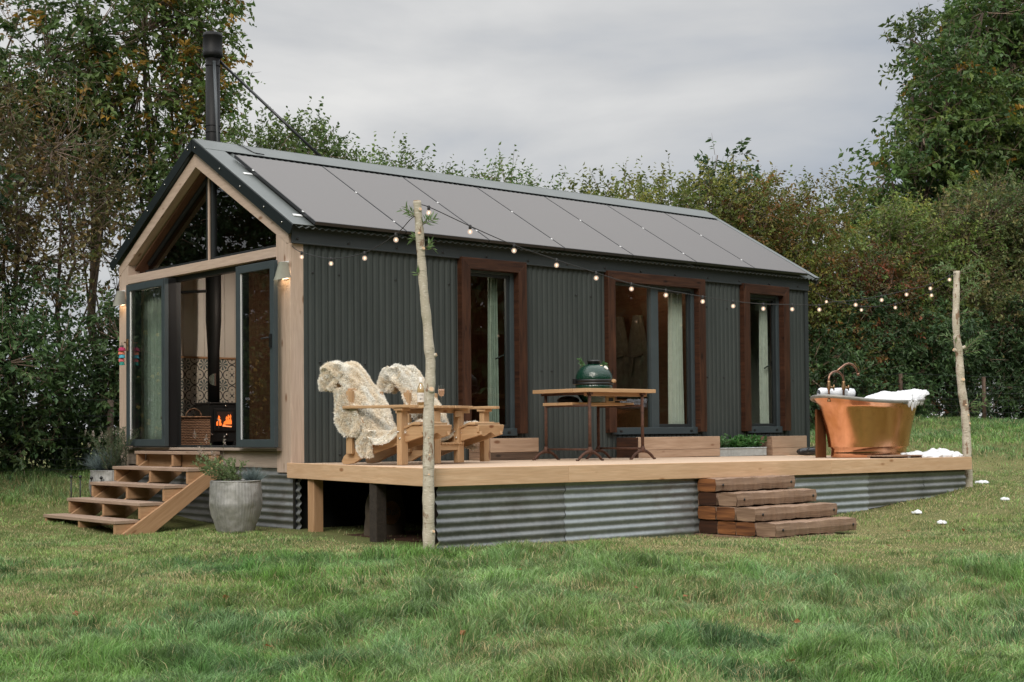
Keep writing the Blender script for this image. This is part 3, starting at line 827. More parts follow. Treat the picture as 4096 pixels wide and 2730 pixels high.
# flue, cowl, stays
CX_, CY_ = .95, 3.25
mb = MB(); mb.lathe([(.088, 2.75), (.088, 4.90)], (CX_, CY_, 0), 32); fl = mb.build('chimney', M['flue'], cab)
mb = MB()
for zz in (3.98, 4.06, 4.80): mb.lathe([(.0885, zz), (.0925, zz + .004), (.0925, zz + .016), (.0885, zz + .02)], (CX_, CY_, 0), 32)
mb.build('joint_band', M['flue'], fl)
mb = MB(); mb.lathe([(.09, 4.90), (.118, 4.925), (.122, 4.93), (.122, 4.985), (.118, 4.99), (.118, 5.165), (.122, 5.17), (.122, 5.185), (.118, 5.19), (.112, 5.215), (.02, 5.225)], (CX_, CY_, 0), 36); mb.build('cowl', M['flue'], fl)
for p0, p1 in (((CX_ + .09, CY_ - .02, 4.88), (1.66, 1.94, RZ + .02)), ((CX_ - .03, CY_ - .09, 4.84), (.29, 1.95, RZ + .02))):
    mb = MB(); mb.tube([p0, p1], .018, 8); q = Vector(p0); mb.tube([q + Vector((0, 0, .012)), q - Vector((0, 0, .02))], .022, 8); mb.build('chimney_stay', M['black'] if p1[0] > 1 else M['trim_dark'], fl)

# ------------------------------------------------------------------ inside
st = thing('wood_stove', 'black wood stove with orange flames behind its door, before patterned tiles', 'stove', (1.0, 3.28, .125))
X0, X1, Y0, Y1 = .81, 1.19, 3.10, 3.46
mb = MB(); mb.box(X0, X1, Y0, Y1, .20, .655); mb.box(X0 - .012, X1 + .012, Y0 - .012, Y1, .655, .675)
mb.box(X0, X0 + .05, Y0, Y1, .125, .2); mb.box(X1 - .05, X1, Y0, Y1, .125, .2); mb.box(X0 + .05, X1 - .05, Y1 - .05, Y1, .125, .2)
mb.build('stove_body', M['black'], st, bevel=.006)
dx0, dx1, dzb, dzt = .86, 1.15, .33, .60
mb = MB(); mb.box(dx0, dx1, Y0 - .022, Y0 - .002, dzb, dzt)
dr = mb.build('stove_door', M['black'], st, bevel=.006)
mb = MB(); mb.box(dx0 + .035, dx1 - .04, Y0 - .026, Y0 - .0235, dzb + .06, dzt - .035)
mb.build('firebox', plain('fire_glow_brick', (.03, .012, .008), .9), dr)
mb = MB()
for cx, w, h in ((.915, .028, .125), (.935, .02, .08), (1.02, .022, .10), (1.045, .028, .12), (1.075, .018, .125), (.99, .016, .05)):
    zb = .395 if cx < 1 else .41
    pts = [(-w, 0), (w, 0), (w * 1.1, h * .3), (w * .5, h * .55), (w * .8, h * .8), (w * .1, h), (-w * .3, h * .7), (-w * .1, h * .5), (-w * 1.0, h * .35)]
    mb.prism(pts, (cx, Y0 - .0275, zb), (1, 0, 0), (0, 0, 1), (0, -1, 0), .002)
mb.build('flame', M['fire'], dr)
mb = MB(); mb.tube([(.97, Y0 - .03, .392), (1.09, Y0 - .03, .382)], .008, 6); mb.build('burning_log', emit('ember', (1, .33, .12), .9), dr)
mb = MB(); mb.tube([(.885, Y0 - .025, .47), (.905, Y0 - .05, .465), (.905, Y0 - .05, .36)], .007, 8)
for xx, zz in ((1.02, .635), (1.03, .285), (.83, .29)): mb.lathe([(.013, -.01), (.016, 0), (.013, .01)], (xx, Y0 - .02, zz), 10)
mb.build('stove_handle', M['chrome'], dr)
mb = MB(); mb.lathe([(.072, .67), (.072, 1.30), (.094, 1.68), (.094, 2.86)], (CX_, CY_, 0), 28)
fp = mb.build('flue_pipe', M['flue'], st)
mb = MB(); mb.lathe([(.0745, .88), (.0745, 1.03)], (CX_, CY_, 0), 28, closed=False); 
m2 = MB(); 
pr_ = []
for k in range(13):
    t = math.pi + R_(8) + k / 12 * R_(75)
    pr_.append((CX_ + .0745 * math.cos(t), CY_ + .0745 * math.sin(t)))
for k in range(13):
    zc = .075 * math.sqrt(max(0, 1 - ((k - 12) / 12) ** 2))
    m2.v.append((*pr_[k], .955 - zc)); m2.v.append((*pr_[k], .955 + zc))
for k in range(12): m2.face([2 * k, 2 * k + 2, 2 * k + 3, 2 * k + 1], None, True)
m2.build('flue_thermometer', M['chrome'], fp)
mb = MB(); mb.tube([(.45, 3.68, 2.035), (.70, 3.5, 2.035), (CX_ - .09, CY_, 2.035)], .018, 6); mb.build('wall_bracket', M['black'], fp)
bk = thing('log_basket', 'brown woven wicker log basket with a loop handle beside the stove', 'basket', (.42, 2.95, .125))
mb = MB()
mb.grid(lambda a, b: (.20 + .44 * a + (.015 * math.sin(b * 3)), 2.80 - .012 * b, .125 + .365 * b), 8, 8, True, (1, .85))
mb.grid(lambda a, b: (.64 + .0 * a + (.012 * math.sin(b * 3)), 2.80 + .3 * a - .012 * b, .125 + .365 * b), 6, 8, True, (.7, .85))
mb.grid(lambda a, b: (.64 - .44 * a, 3.10, .125 + .365 * b), 6, 4, True, (1, .85))
mb.grid(lambda a, b: (.20, 3.10 - .3 * a, .125 + .365 * b), 6, 4, True, (.7, .85))
mb.build('basket_body', M['wicker'], bk)
mb = MB(); mb.tube([(.19, 2.79, .49), (.65, 2.79, .49), (.65, 3.11, .49), (.19, 3.11, .49), (.19, 2.79, .49)], .016, 8); mb.build('basket_rim', M['wicker'], bk)
mb = MB(); mb.tube([(.33 + .10 * (1 - math.cos(t)), 2.79, .49 + .10 * math.sin(t)) for t in np.linspace(0, math.pi, 12)], .010, 7); mb.build('basket_handle', M['wicker'], bk)

def curtain(x0, x1, y, z0, z1, mat, label, n=7, amp=.03, along='x', flare=0):
    t = thing('curtain', label, 'curtain', ((x0 + x1) / 2, y, z0) if along == 'x' else (y, (x0 + x1) / 2, z0), group='curtains hanging inside the cabin')
    mb = MB()
    def fn(a, b):
        p = x0 + (x1 - x0) * a
        p = (x0 + x1) / 2 + (p - (x0 + x1) / 2) * (1 + flare * (1 - b))
        q = y + amp * math.sin(a * n * 2 * math.pi + .8 * math.sin(b * 3)) + .35 * amp * math.sin(a * n * 5)
        return (p, q, z0 + (z1 - z0) * b) if along == 'x' else (q, p, z0 + (z1 - z0) * b)
    mb.grid(fn, n * 12, 10); mb.build('curtain_cloth', mat, t, solid=.002)
    mb = MB(); (mb.tube([(x0 - .05, y, z1), (x1 + .05, y, z1)], .012, 8) if along == 'x' else mb.tube([(y, x0 - .05, z1), (y, x1 + .05, z1)], .012, 8)); mb.build('curtain_rail', M['black'], t)
curtain(2.98, 3.66, .26, .14, 2.04, M['curtain'], 'sage linen curtain gathered inside the open gable doors, seen through the left leaf', 9, .035, 'y')
curtain(2.76, 2.87, .16, .25, 2.1, M['curtain'], 'green patterned curtain inside the narrow window behind the companion seat', 4, .02, flare=.35)
curtain(5.76, 5.97, .15, .22, 2.06, M['curtain_w'], 'pale curtain drawn to the right inside the wide double window', 6, .025, flare=.25)
curtain(4.56, 4.63, .10, .22, 2.06, M['curtain_w'], 'thin white curtain edge at the left inside the wide double window', 2, .015, flare=1.2)
curtain(7.55, 7.68, .14, .22, 2.06, M['curtain_w'], 'pale curtain inside the narrow window nearest the bath', 4, .02, flare=.3)
for k, yy in enumerate((1.64, 1.28)):
    t = thing('bathrobe', ('grey bathrobe hanging, left one of two behind the wide window', 'grey bathrobe with tied belt, right one of two behind the wide window')[k], 'bathrobe', (6.34, yy, .7), group='bathrobes on the inner wall')
    mb = MB()
    mb.grid(lambda a, b: (6.34 + .07 * math.sin(a * 2 * math.pi), yy + (.06 + .11 * math.sin(min(1, (1 - b) * 2.2) * 1.5)) * math.cos(a * 2 * math.pi) * (1 + .12 * math.sin(a * 40)), .74 + 1.12 * b), 40, 12)
    mb.build('robe_cloth', M['robe'], t)
    mb = MB(); mb.tube([(6.27, yy - .15, 1.32), (6.25, yy, 1.29), (6.27, yy + .15, 1.32)], .015, 6); mb.tube([(6.25, yy, 1.29), (6.24, yy + .03, 1.02)], .012, 6); mb.build('robe_belt', M['robe'], t)
# simple inner furniture seen dimly through the windows
t = thing('kitchen_shelf', 'wooden shelf unit dimly seen through the narrow window behind the companion seat', 'shelf', (3.0, 2.2, .125))
for zz in (.45, .80, 1.15):
    mb = MB(); mb.box(2.3, 3.9, 2.0, 2.4, zz, zz + .035, 0); mb.build('shelf_board', M['steps'], t)
mb = MB(); mb.box(2.3, 2.34, 2.0, 2.4, .125, 1.5); mb.box(3.86, 3.9, 2.0, 2.4, .125, 1.5); mb.build('upright', M['steps'], t)
t = thing('hanging_lamp', 'small glowing pendant lamp under the red timber ceiling inside the cabin', 'lamp', (3.55, 1.9, 2.15))
mb = MB(); mb.tube([(3.55, 1.9, 2.2), (3.55, 1.9, 3.4)], .006, 6); mb.build('cord', M['wire'], t)
mb = MB(); mb.lathe([(.0, -.05), (.035, -.035), (.05, 0), (.035, .035), (.0, .05)], (3.55, 1.9, 2.15), 16); mb.build('bulb', emit('pendant_glow', (1, .55, .30), 110), t)
mb = MB(); mb.lathe([(.03, .1), (.16, -.0)], (3.55, 1.9, 2.17), 20, closed=False); mb.build('lamp_shade', M['rust'], t)

t = thing('hanging_lamp', 'pendant lamp hanging inside near the wood stove, hidden above the open doors', 'lamp', (1.25, 1.7, 2.25))  # added lamp, out of view, raises the light around the stove
mb = MB(); mb.tube([(1.25, 1.7, 2.3), (1.25, 1.7, 3.4)], .006, 6); mb.build('cord', M['wire'], t)
mb = MB(); mb.lathe([(.0, -.05), (.035, -.035), (.05, 0), (.035, .035), (.0, .05)], (1.25, 1.7, 2.25), 16); mb.build('bulb', emit('fill_glow_stove', (1, .84, .70), 620), t)
mb = MB(); mb.lathe([(.02, .07), (.05, .06), (.14, -.02)], (1.25, 1.7, 2.27), 20, closed=False); mb.build('lamp_shade', M['black'], t, solid=.004)  # opaque shade keeps the added lamp's light off the ceiling
t = thing('hanging_lamp', 'pendant lamp glowing inside behind the wide double window', 'lamp', (5.9, .9, 2.3))  # added lamp for stronger inner light behind the wide window
mb = MB(); mb.tube([(5.9, .9, 2.35), (5.9, .9, 2.9)], .006, 6); mb.build('cord', M['wire'], t)
mb = MB(); mb.lathe([(.0, -.05), (.035, -.035), (.05, 0), (.035, .035), (.0, .05)], (5.9, .9, 2.3), 16); mb.build('bulb', emit('fill_glow_window', (1, .62, .38), 60), t)
# wall lamps on the gable posts
for k, yy in enumerate((.045, 3.72)):
    t = thing('wall_lamp', ('lit silver cone wall lamp on the oak corner post by the right door', 'lit silver cone wall lamp on the left oak post of the gable')[k], 'wall lamp', (0, yy, 1.93), group='cone wall lamps on the gable')
    mb = MB(); n = 20
    for (z, r) in ((2.02, .052), (1.862, .088)):
        for i in range(n + 1):
            a = math.pi * i / n
            zz = z - (.03 * math.sin(a) if z < 1.9 else 0)
            mb.v.append((-.005 - r * 1.5 * math.sin(a), yy + r * math.cos(a), zz))
    for i in range(n): mb.face([i, i + 1, n + 2 + i, n + 1 + i], None, True)
    mb.face(list(range(n + 1)))
    mb.build('lamp_shade', M['alu'], t, solid=.003)
    mb = MB(); mb.box(-.012, -.002, yy - .055, yy + .055, 1.85, 2.03); mb.build('back_plate', M['alu'], t)
    mb = MB(); p0 = len(mb.v)
    for i in range(n + 1):
        a = math.pi * i / n; mb.v.append((-.01 - .078 * 1.4 * math.sin(a), yy + .078 * math.cos(a), 1.885 - .02 * math.sin(a)))
    mb.face(list(range(n + 1))[::-1]); mb.build('lamp_diffuser', M['lamp_on'], t)

# ------------------------------------------------------------------ oak steps at the gable
t = thing('wooden_steps', 'open timber steps with five treads leading up to the gable doors', 'steps', (-.7, 2.2, -.72))
for k in range(5):
    xf = -.17 - .272 * k; z = .107 - .171 * k
    mb = MB(); mb.box(xf, xf + .268 if k else -.056, 1.3, 3.09, z - .034, z, 1); mb.build('tread', M['treads'], t, bevel=.004)
    zz0 = z - .20 if k < 4 else -.80
    for y0 in (1.31, 2.16, 3.03):
        mb = MB(); mb.box(xf + .012, xf + (.26 if k else .11), y0, y0 + .045, zz0 + .034, z - .036, 0); mb.build('riser_block', M['steps'], t, bevel=.003)
    if k == 0:
        mb = MB(); mb.box(-.045, -.015, 1.36, 3.05, z - .20, z - .036, 1); mb.build('back_board', M['steps'], t)
for y0 in (1.262, 2.21, 2.975):
    mb = MB(); mb.prism([(-.03, .02), (-.03, -.14), (-.93, -.78), (-1.16, -.78), (-1.19, -.715)], (0, y0, 0), (1, 0, 0), (0, 0, 1), (0, 1, 0), .046)
    # grain along slope
    ca, sa = math.cos(.61), math.sin(.61)
    mb.uv = [[(u * ca + v * sa, -u * sa + v * ca) for (u, v) in f] for f in mb.uv]
    mb.build('stringer', M['steps'], t, bevel=.003)

# ------------------------------------------------------------------ deck
DX0, DX1, DY = -.55, 7.44, -3.10
dk = thing('deck', 'larch timber deck with grey corrugated skirting along the long side of the cabin', 'deck', (3.5, -1.5, -.7))
def dbox(mb, x0, x1, y0, y1, z0, z1, g=0):
    """a box that follows the deck's slight fall along x"""
    mb.obox(((x0 + x1) / 2, (y0 + y1) / 2, (z0 + z1) / 2 + dz((x0 + x1) / 2)), ((x1 - x0) / 2, 0, DS * (x1 - x0) / 2), (0, (y1 - y0) / 2, 0), (0, 0, (z1 - z0) / 2), g)
mb = MB(); y = DY + .052
while y < -.06:
    for (a, b) in ((.177 * (y + .14) + .02, 2.1), (2.103, 4.9), (4.903, DX1 - .051)):
        dbox(mb, a, b, y, min(y + .141, -.05), -.03, -.004)
    y += .145
mb.build('deck_boards', M['decktop'], dk)
mb = MB(); xs = [DX0, .93 - .0, 4.72, DX1]
for a, b in zip(xs[:-1], xs[1:]): dbox(mb, a + .001, b - .001, DY, DY + .05, -.150, .001)
mb.build('front_fascia', M['deck'], dk, bevel=.004)
mb = MB(); mb.bar((-.012, -.01, -.0735), (-.535, -3.052, -.0735), .05, .151); mb.build('side_fascia', M['deck'], dk, bevel=.004)
mb = MB(); mb.box(DX1 - .05, DX1, DY + .052, -.06, -.147 + dz(7.4), .0 + dz(7.4), 1); mb.build('side_fascia', M['deck'], dk, bevel=.004)
mb = MB()
for x in np.arange(.1, DX1 - .1, .6): mb.box(x, x + .045, DY + .06, -.1, -.15 + dz(x), -.032 + dz(x), 1)
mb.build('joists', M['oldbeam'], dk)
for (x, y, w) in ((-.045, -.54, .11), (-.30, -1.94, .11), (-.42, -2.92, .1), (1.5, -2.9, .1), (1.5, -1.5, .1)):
    mb = MB(); mb.box(x - w / 2, x + w / 2, y - w / 2, y + w / 2, gz1(x, y) - .05, -.15, 2); mb.build('deck_post', M['steps'] if y > -1 else M['soil'], dk, bevel=.006)  # inner posts coloured near black to stand for the shade under the deck
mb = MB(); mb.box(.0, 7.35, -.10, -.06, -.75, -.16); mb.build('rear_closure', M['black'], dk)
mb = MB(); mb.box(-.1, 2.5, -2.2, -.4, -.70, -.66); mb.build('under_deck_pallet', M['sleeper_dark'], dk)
secs = [(-.50, .93, 'galv'), (.925, 2.62, 'galv_blue'), (2.615, 3.99, 'galv_rust'), (3.985, 5.44, 'galv_blue'), (5.435, 6.51, 'galv'), (6.505, 7.37, 'galv')]
for k, (a, b, mm) in enumerate(secs):
    mb = MB(); yy = -3.045 - .004 * (k % 2); n = 60
    def fn(u, v):
        s = u * .74; x = a + (b - a) * v; zb = gz1(x, -3.1) + [0, .012, .0, .02, .03, .02][k]
        z = -.15 + dz(x) - s
        z = max(z, zb - .02)
        return (x + .01 * math.sin(z * 30 + k), yy - .011 * math.cos((-.15 - z) / .0745 * 2 * math.pi + dz(x) * 0), z)
    mb.grid(fn, n, 10, True); mb.build('skirt_sheet', M[mm], dk)
mb = MB(); corr(mb, (7.36, -3.0, -.75), (0, 0, 1), .53, (0, 1, 0), 2.9, (1, 0, 0), amp=.011); mb.build('skirt_sheet', M['galv'], dk)

# things under the deck
t = thing('charcoal_bag', 'crumpled paper charcoal bag printed with a pale label, in the dark under the deck', 'charcoal bag', (.2, -1.35, -.66))
mb = MB(); mb.grid(lambda a, b: (.2 + .22 * math.cos(a * 2 * math.pi) * (1 - .25 * b ** 3) * (1 + .04 * math.sin(a * 31 + b * 9)), -1.35 + .12 * math.sin(a * 2 * math.pi) * (1 - .5 * b ** 4), -.66 + .42 * b), 36, 10)
mb.build('bag_body', plain('brown_paper', (.06, .045, .03), .9), t)
bag_t = t
mb = MB(); mb.lathe([(0, 0), (.11, 0)], (0, 0, 0), 24, closed=False)
mb.v = [(a + .18, -1.474, b - .45) for a, b, c in mb.v]; mb.build('bag_label', M['brass'], t)
t = thing('log_crate', 'dark slatted crate stored under the deck behind the front pole', 'crate', (.75, -1.9, -.66))
for zz in (-.62, -.5, -.38):
    mb = MB(); mb.box(.45, 1.1, -2.2, -2.18, zz, zz + .08, 0); mb.box(.45, .47, -2.2, -1.6, zz, zz + .08, 1); mb.build('slat', M['sleeper'], t)
mb = MB(); mb.box(.45, .50, -2.18, -2.13, -.66, -.28); mb.box(1.05, 1.1, -2.18, -2.13, -.66, -.28); mb.box(.47, 1.08, -2.18, -1.6, -.66, -.64); mb.build('corner_batten', M['sleeper'], t)

# ------------------------------------------------------------------ sleeper stairs
tops = [(-.165, -3.062), (-.30, -3.062), (-.432, -3.062), (-.562, -3.062)]
names = ['topmost', 'second', 'third', 'lowest']
for lv in range(4):
    z1 = -.168 - .132 * lv; z0 = z1 - .128
    for j in range(lv + 1):
        y1 = -3.062 - .236 * j; y0 = y1 - .231
        x0 = 2.66 + rnd.uniform(-.012, .012) + (.03 if j == lv and lv in (1,) else 0); x1 = 3.89 + rnd.uniform(-.05, .05)
        front = (j == lv)
        lab = ('weathered railway sleeper forming the %s tread of the steps against the deck' % names[lv]) if front else \
              'sleeper end with sawn orange grain, %s course, %s behind the tread' % (names[lv], ['', 'first', 'second', 'third'][lv - j])
        t = thing('railway_sleeper', lab, 'sleeper', ((x0 + x1) / 2, (y0 + y1) / 2, z0), rz=0, group='stacked railway sleepers')
        mb = MB(); nx, = (40,)
        ph = rnd.random() * 9
        ring = [(-1, -1), (0, -1), (1, -1), (1, 0), (1, 1), (0, 1), (-1, 1), (-1, 0)]
        def fn(a, b):
            q = ring[int(round(b * 8)) % 8]
            x = x0 + (x1 - x0) * a
            r = .005 * math.sin(x * 9 + ph + q[0] * 2) + .004 * math.sin(x * 31 + ph * 2 + q[1]) + .002 * math.sin(x * 83 + ph)
            rr = .90 if abs(q[0]) + abs(q[1]) == 2 else 1.0
            return (x, (y0 + y1) / 2 + q[0] * (y1 - y0) / 2 * rr + r * q[0], (z0 + z1) / 2 + q[1] * (z1 - z0) / 2 * rr + r * q[1] * .7)
        mb.grid(fn, nx, 8, False, (1.2, .7))
        b_ = mb.build('sleeper_body', M['sleeper'], t)
        mb = MB()
        mb.prism([(q[0] * (y1 - y0) / 2 * (.90 if abs(q[0]) + abs(q[1]) == 2 else .99), q[1] * (z1 - z0) / 2 * (.90 if abs(q[0]) + abs(q[1]) == 2 else .99)) for q in ring], (x0 - .003, (y0 + y1) / 2, (z0 + z1) / 2), (0, 1, 0), (0, 0, 1), (1, 0, 0), .006)
        dark = (lv, j) in ((1, 0), (3, 0), (3, 3), (1, 1), (2, 2), (3, 2))
        mb.build('end_grain', M['sleeper_dark'] if (lv, j) in ((1, 0), (3, 0)) else (M['sleeper'] if dark and front else M['sleeper_end']), t); mb = MB()
        mb.prism([(q[0] * (y1 - y0) / 2 * (.90 if abs(q[0]) + abs(q[1]) == 2 else .99), q[1] * (z1 - z0) / 2 * (.90 if abs(q[0]) + abs(q[1]) == 2 else .99)) for q in ring], (x1 - .003, (y0 + y1) / 2, (z0 + z1) / 2), (0, 1, 0), (0, 0, 1), (1, 0, 0), .006)
        dark = (lv, j) in ((1, 0), (3, 0), (3, 3), (1, 1), (2, 2), (3, 2))
        mb.build('end_grain', M['sleeper_dark'] if (lv, j) in ((1, 0), (3, 0)) else (M['sleeper'] if dark and front else M['sleeper_end']), t)
        if front:
            mb = MB()
            for xx in (x0 + .1, x1 - .06):
                p = len(mb.v); mb.lathe([(.013, 0), (.013, .004), (.004, .006)], (0, 0, 0), 10)
                for i in range(p, len(mb.v)):
                    a, b, c = mb.v[i]; mb.v[i] = (xx + a, y0 - .002 - c, (z0 + z1) / 2 + b)
            mb.build('fixing_bolt', M['black'], t)
t = thing('footing_plank', 'thin brown plank lying on the grass under the lowest sleeper step', 'plank', (3.2, -3.6, -.72))
mb = MB(); mb.box(2.62, 3.5, -4.03, -3.05, -.735, -.698, 0); mb.build('plank_board', M['sleeper'], t)

# ------------------------------------------------------------------ timber planter boxes under the windows
bx = [(2.27, 2.99, 'pale over dark timber box seat under the window behind the companion seat', 'oldbeam', 'sleeper', .15, ),
      (4.57, 6.06, 'long pale timber box with a charred end under the wide window', 'pine_old', 'sleeper_dark', .165),
      (7.08, 7.82, 'short timber box with a reddish end near the bath', 'pine_old', 'sleeper', .14)]
for (x0, x1, lab, low, end, zs) in bx:
    t = thing('timber_box', lab, 'timber box', ((x0 + x1) / 2, -.22, dz(x0)), group='timber boxes along the cabin wall')
    zb = dz((x0 + x1) / 2); zm = .23 + dz(x0) * .7 - zs + (.0); top = .23 - .004 * x0
    zmid = top - .155
    mb = MB(); mb.box(x0 + .02, x1, -.41, -.36, zmid + .001, top, 0); mb.build('upper_board', M['pine_old'], t, bevel=.004)
    mb = MB(); mb.box(x0 + .02, x1, -.408, -.36, zb, zmid - .001, 0); mb.build('lower_board', M[low], t, bevel=.004)
    mb = MB(); mb.box(x0, x0 + .019, -.41, -.055, zb, zmid - .002, 1); mb.box(x0, x0 + .019, -.405, -.055, zmid, top - .004, 1); mb.build('end_board', M[end], t, bevel=.003)
    mb = MB(); mb.box(x1 - .03, x1, -.36, -.055, zb, top - .003, 1); mb.box(x0 + .02, x1 - .03, -.36, -.055, top - .07, top - .05, 0); mb.box(x0 + .02, x1 - .03, -.075, -.055, zb, top - .07, 0); mb.build('box_frame', M['sleeper_dark'], t)
# ------------------------------------------------------------------ strands: wool, sprigs
def ribbons(name, P, D, Ln, W, tint, mat, parent, world=True):
    n = len(P)
    r = rng.normal(size=(n, 3)); D = D / np.linalg.norm(D, axis=1, keepdims=True)
    s = np.cross(D, r); s /= np.linalg.norm(s, axis=1, keepdims=True) + 1e-9
    bend = np.cross(D, s) * (rng.random((n, 1)) - .5) * 1.2 * Ln[:, None]
    V = np.empty((n, 5, 3)); w = (W[:, None] * .5)
    m = P + D * Ln[:, None] * .55 + bend * .3
    V[:, 0] = P - s * w; V[:, 1] = P + s * w; V[:, 2] = m + s * w * .9; V[:, 3] = m - s * w * .9; V[:, 4] = P + D * Ln[:, None] + bend
    i = (np.arange(n) * 5)[:, None]
    T = np.concatenate([i + [0, 1, 2], i + [0, 2, 3], i + [3, 2, 4]], 0)
    par = parent if world else None
    o = npmesh(name, V.reshape(-1, 3), T, mat, par, tint=np.repeat(tint, 5, 0))
    if not world: o.parent = parent
    return o

def foliage(name, P, D, Ln, W, tint, parent, mat=None, world=True):
    n = len(P)
    r = rng.normal(size=(n, 3)) * .8 + np.array([0, 0, 1.0]); D = D / (np.linalg.norm(D, axis=1, keepdims=True) + 1e-9)
    s = np.cross(D, r); s /= np.linalg.norm(s, axis=1, keepdims=True) + 1e-9
    nn = np.cross(s, D); V = np.empty((n, 4, 3)); w = W[:, None] * .5; L = Ln[:, None]
    V[:, 0] = P; V[:, 1] = P + D * L * .45 + s * w + nn * w * .35; V[:, 2] = P + D * L - nn * L * .12; V[:, 3] = P + D * L * .45 - s * w + nn * w * .35
    i = (np.arange(n) * 4)[:, None]
    o = npmesh(name, V.reshape(-1, 3), i + [0, 1, 2, 3], mat or M['leaf'], parent if world else None, tint=np.repeat(tint, 4, 0))
    if not world: o.parent = parent
    return o

def sticks(P0, P1, r0, r1):
    D = P1 - P0; D = D / (np.linalg.norm(D, axis=1, keepdims=True) + 1e-9)
    a = np.cross(D, rng.normal(size=D.shape)); a /= np.linalg.norm(a, axis=1, keepdims=True) + 1e-9; b = np.cross(D, a)
    n = len(P0); V = np.empty((n, 6, 3))
    for k in range(3):
        t = 2 * np.pi * k / 3; q = a * math.cos(t) + b * math.sin(t)
        V[:, k] = P0 + q * r0[:, None]; V[:, 3 + k] = P1 + q * r1[:, None]
    i = (np.arange(n) * 6)[:, None]
    return V.reshape(-1, 3), np.concatenate([i + [0, 1, 4, 3], i + [1, 2, 5, 4], i + [2, 0, 3, 5]], 0)

# ------------------------------------------------------------------ companion seat
TH = R_(17)
cs = thing('companion_seat', 'slatted wooden double garden seat joined by a small table, on the near deck end', 'garden seat', (.12, -1.75, 0), TH)
# local axes: +x = across (u), -y = facing (s)
def S(poly, u0, th): return None
def board(mb, poly, u0, th):   # side profile (s,z) extruded across u
    mb.prism([(-s, z) for s, z in poly], (u0, 0, 0), (0, 1, 0), (0, 0, 1), (1, 0, 0), th)
rail = [(-.725, .03), (-.70, .075), (-.64, .125), (-.56, .148), (-.45, .168), (-.36, .185), (-.27, .216), (-.15, .266), (.10, .358), (.175, .362), (.235, .322), (.25, .27), (.0, .20), (-.14, .163), (-.27, .128), (-.40, .085), (-.50, .05), (-.575, .012), (-.66, .0), (-.71, .005)]
CH = [(-.045, .50), (.86, .50)]
for (u0, w) in CH:
    for uu in (u0 + .05, u0 + w - .09):
        mb = MB(); board(mb, rail, uu, .038); mb.build('seat_rail', M['chair'], cs, bevel=.003, world=False)
    # seat slats
    for k in range(7):
        t = k / 6; s0 = -.34 + t * .42; z = .196 + (s0 + .36) * .385
        mb = MB(); mb.obox((u0 + w / 2, -(s0 + .03), z + .008), (w / 2 - .035, 0, 0), (0, -.031, .031 * .385), (0, .0038, .009), 0)
        mb.build('seat_slat', M['chair'], cs, bevel=.003, world=False)
    mb = MB(); mb.obox((u0 + w / 2, -.155, .374), (w / 2 - .03, 0, 0), (0, -.045, 0), (0, 0, .010), 0); mb.build('seat_slat', M['chair'], cs, bevel=.003, world=False)
    # wavy front apron
    wv = [(u0 + .03, .365), (u0 + w - .03, .365)] + [(u0 + w - .03 - (w - .06) * k / 16, .275 + .018 * math.cos(k / 16 * 4 * math.pi) * (1 if 1 < k < 15 else .5) + (.015 if k in (0, 16) else 0)) for k in range(17)]
    mb = MB(); mb.prism(wv, (0, -.15, 0), (1, 0, 0), (0, -.22, 1), (0, -1, -.22), .022); mb.build('apron', M['chair'], cs, bevel=.003, world=False)
    # backrest slats fanned
    nb_ = 5
    for k in range(nb_):
        t = (k - 2) / 2; ub = u0 + w / 2 + t * (w / 2 - .09); ut = u0 + w / 2 + t * (w / 2 - .05)
        hh = .93 - .05 * t * t
        mb = MB(); mb.bar((ub, .335, .20), (ut, .80 - .02 * abs(t), hh), .078, .018, (0, -1, .55)); mb.build('back_slat', M['chair'], cs, bevel=.004, world=False)
    mb = MB(); mb.box(u0 + .03, u0 + w - .03, .60, .64, .655, .715, 0); mb.build('back_tie', M['chair'], cs, bevel=.012, world=False)
    mb = MB(); mb.box(u0 + .04, u0 + w - .04, .50, .535, .42, .48, 0); mb.build('back_tie', M['chair'], cs, bevel=.004, world=False)
    mb = MB(); mb.box(u0 + .05, u0 + w - .06, .40, .44, .16, .235, 0); mb.build('back_tie', M['chair'], cs, bevel=.004, world=False)
    for uu in (u0 + .0, u0 + w - .055):
        mb = MB(); mb.box(uu, uu + .045, .56, .63, .10, .69, 2); mb.build('rear_post', M['chair'], cs, bevel=.004, world=False)
    # bolts on near side
    mb = MB()
    for (s_, z_) in ((-.60, .11), (-.02, .30), (.0, .24)):
        p = len(mb.v); mb.lathe([(.011, 0), (.009, .005), (0, .006)], (0, 0, 0), 10)
        for i in range(p, len(mb.v)):
            a, b, c = mb.v[i]; mb.v[i] = ((u0 + .049 if s_ < -.1 else u0 - .006) - c, -s_ + a, z_ + b)
    mb.build('bolt', M['chrome'], cs, world=False)
for u0 in (-.05, .475, .865, 1.32):
    mb = MB(); mb.box(u0, u0 + .10, -.02, .035, 0, .497, 2); mb.build('front_post', M['chair'], cs, bevel=.004, world=False)
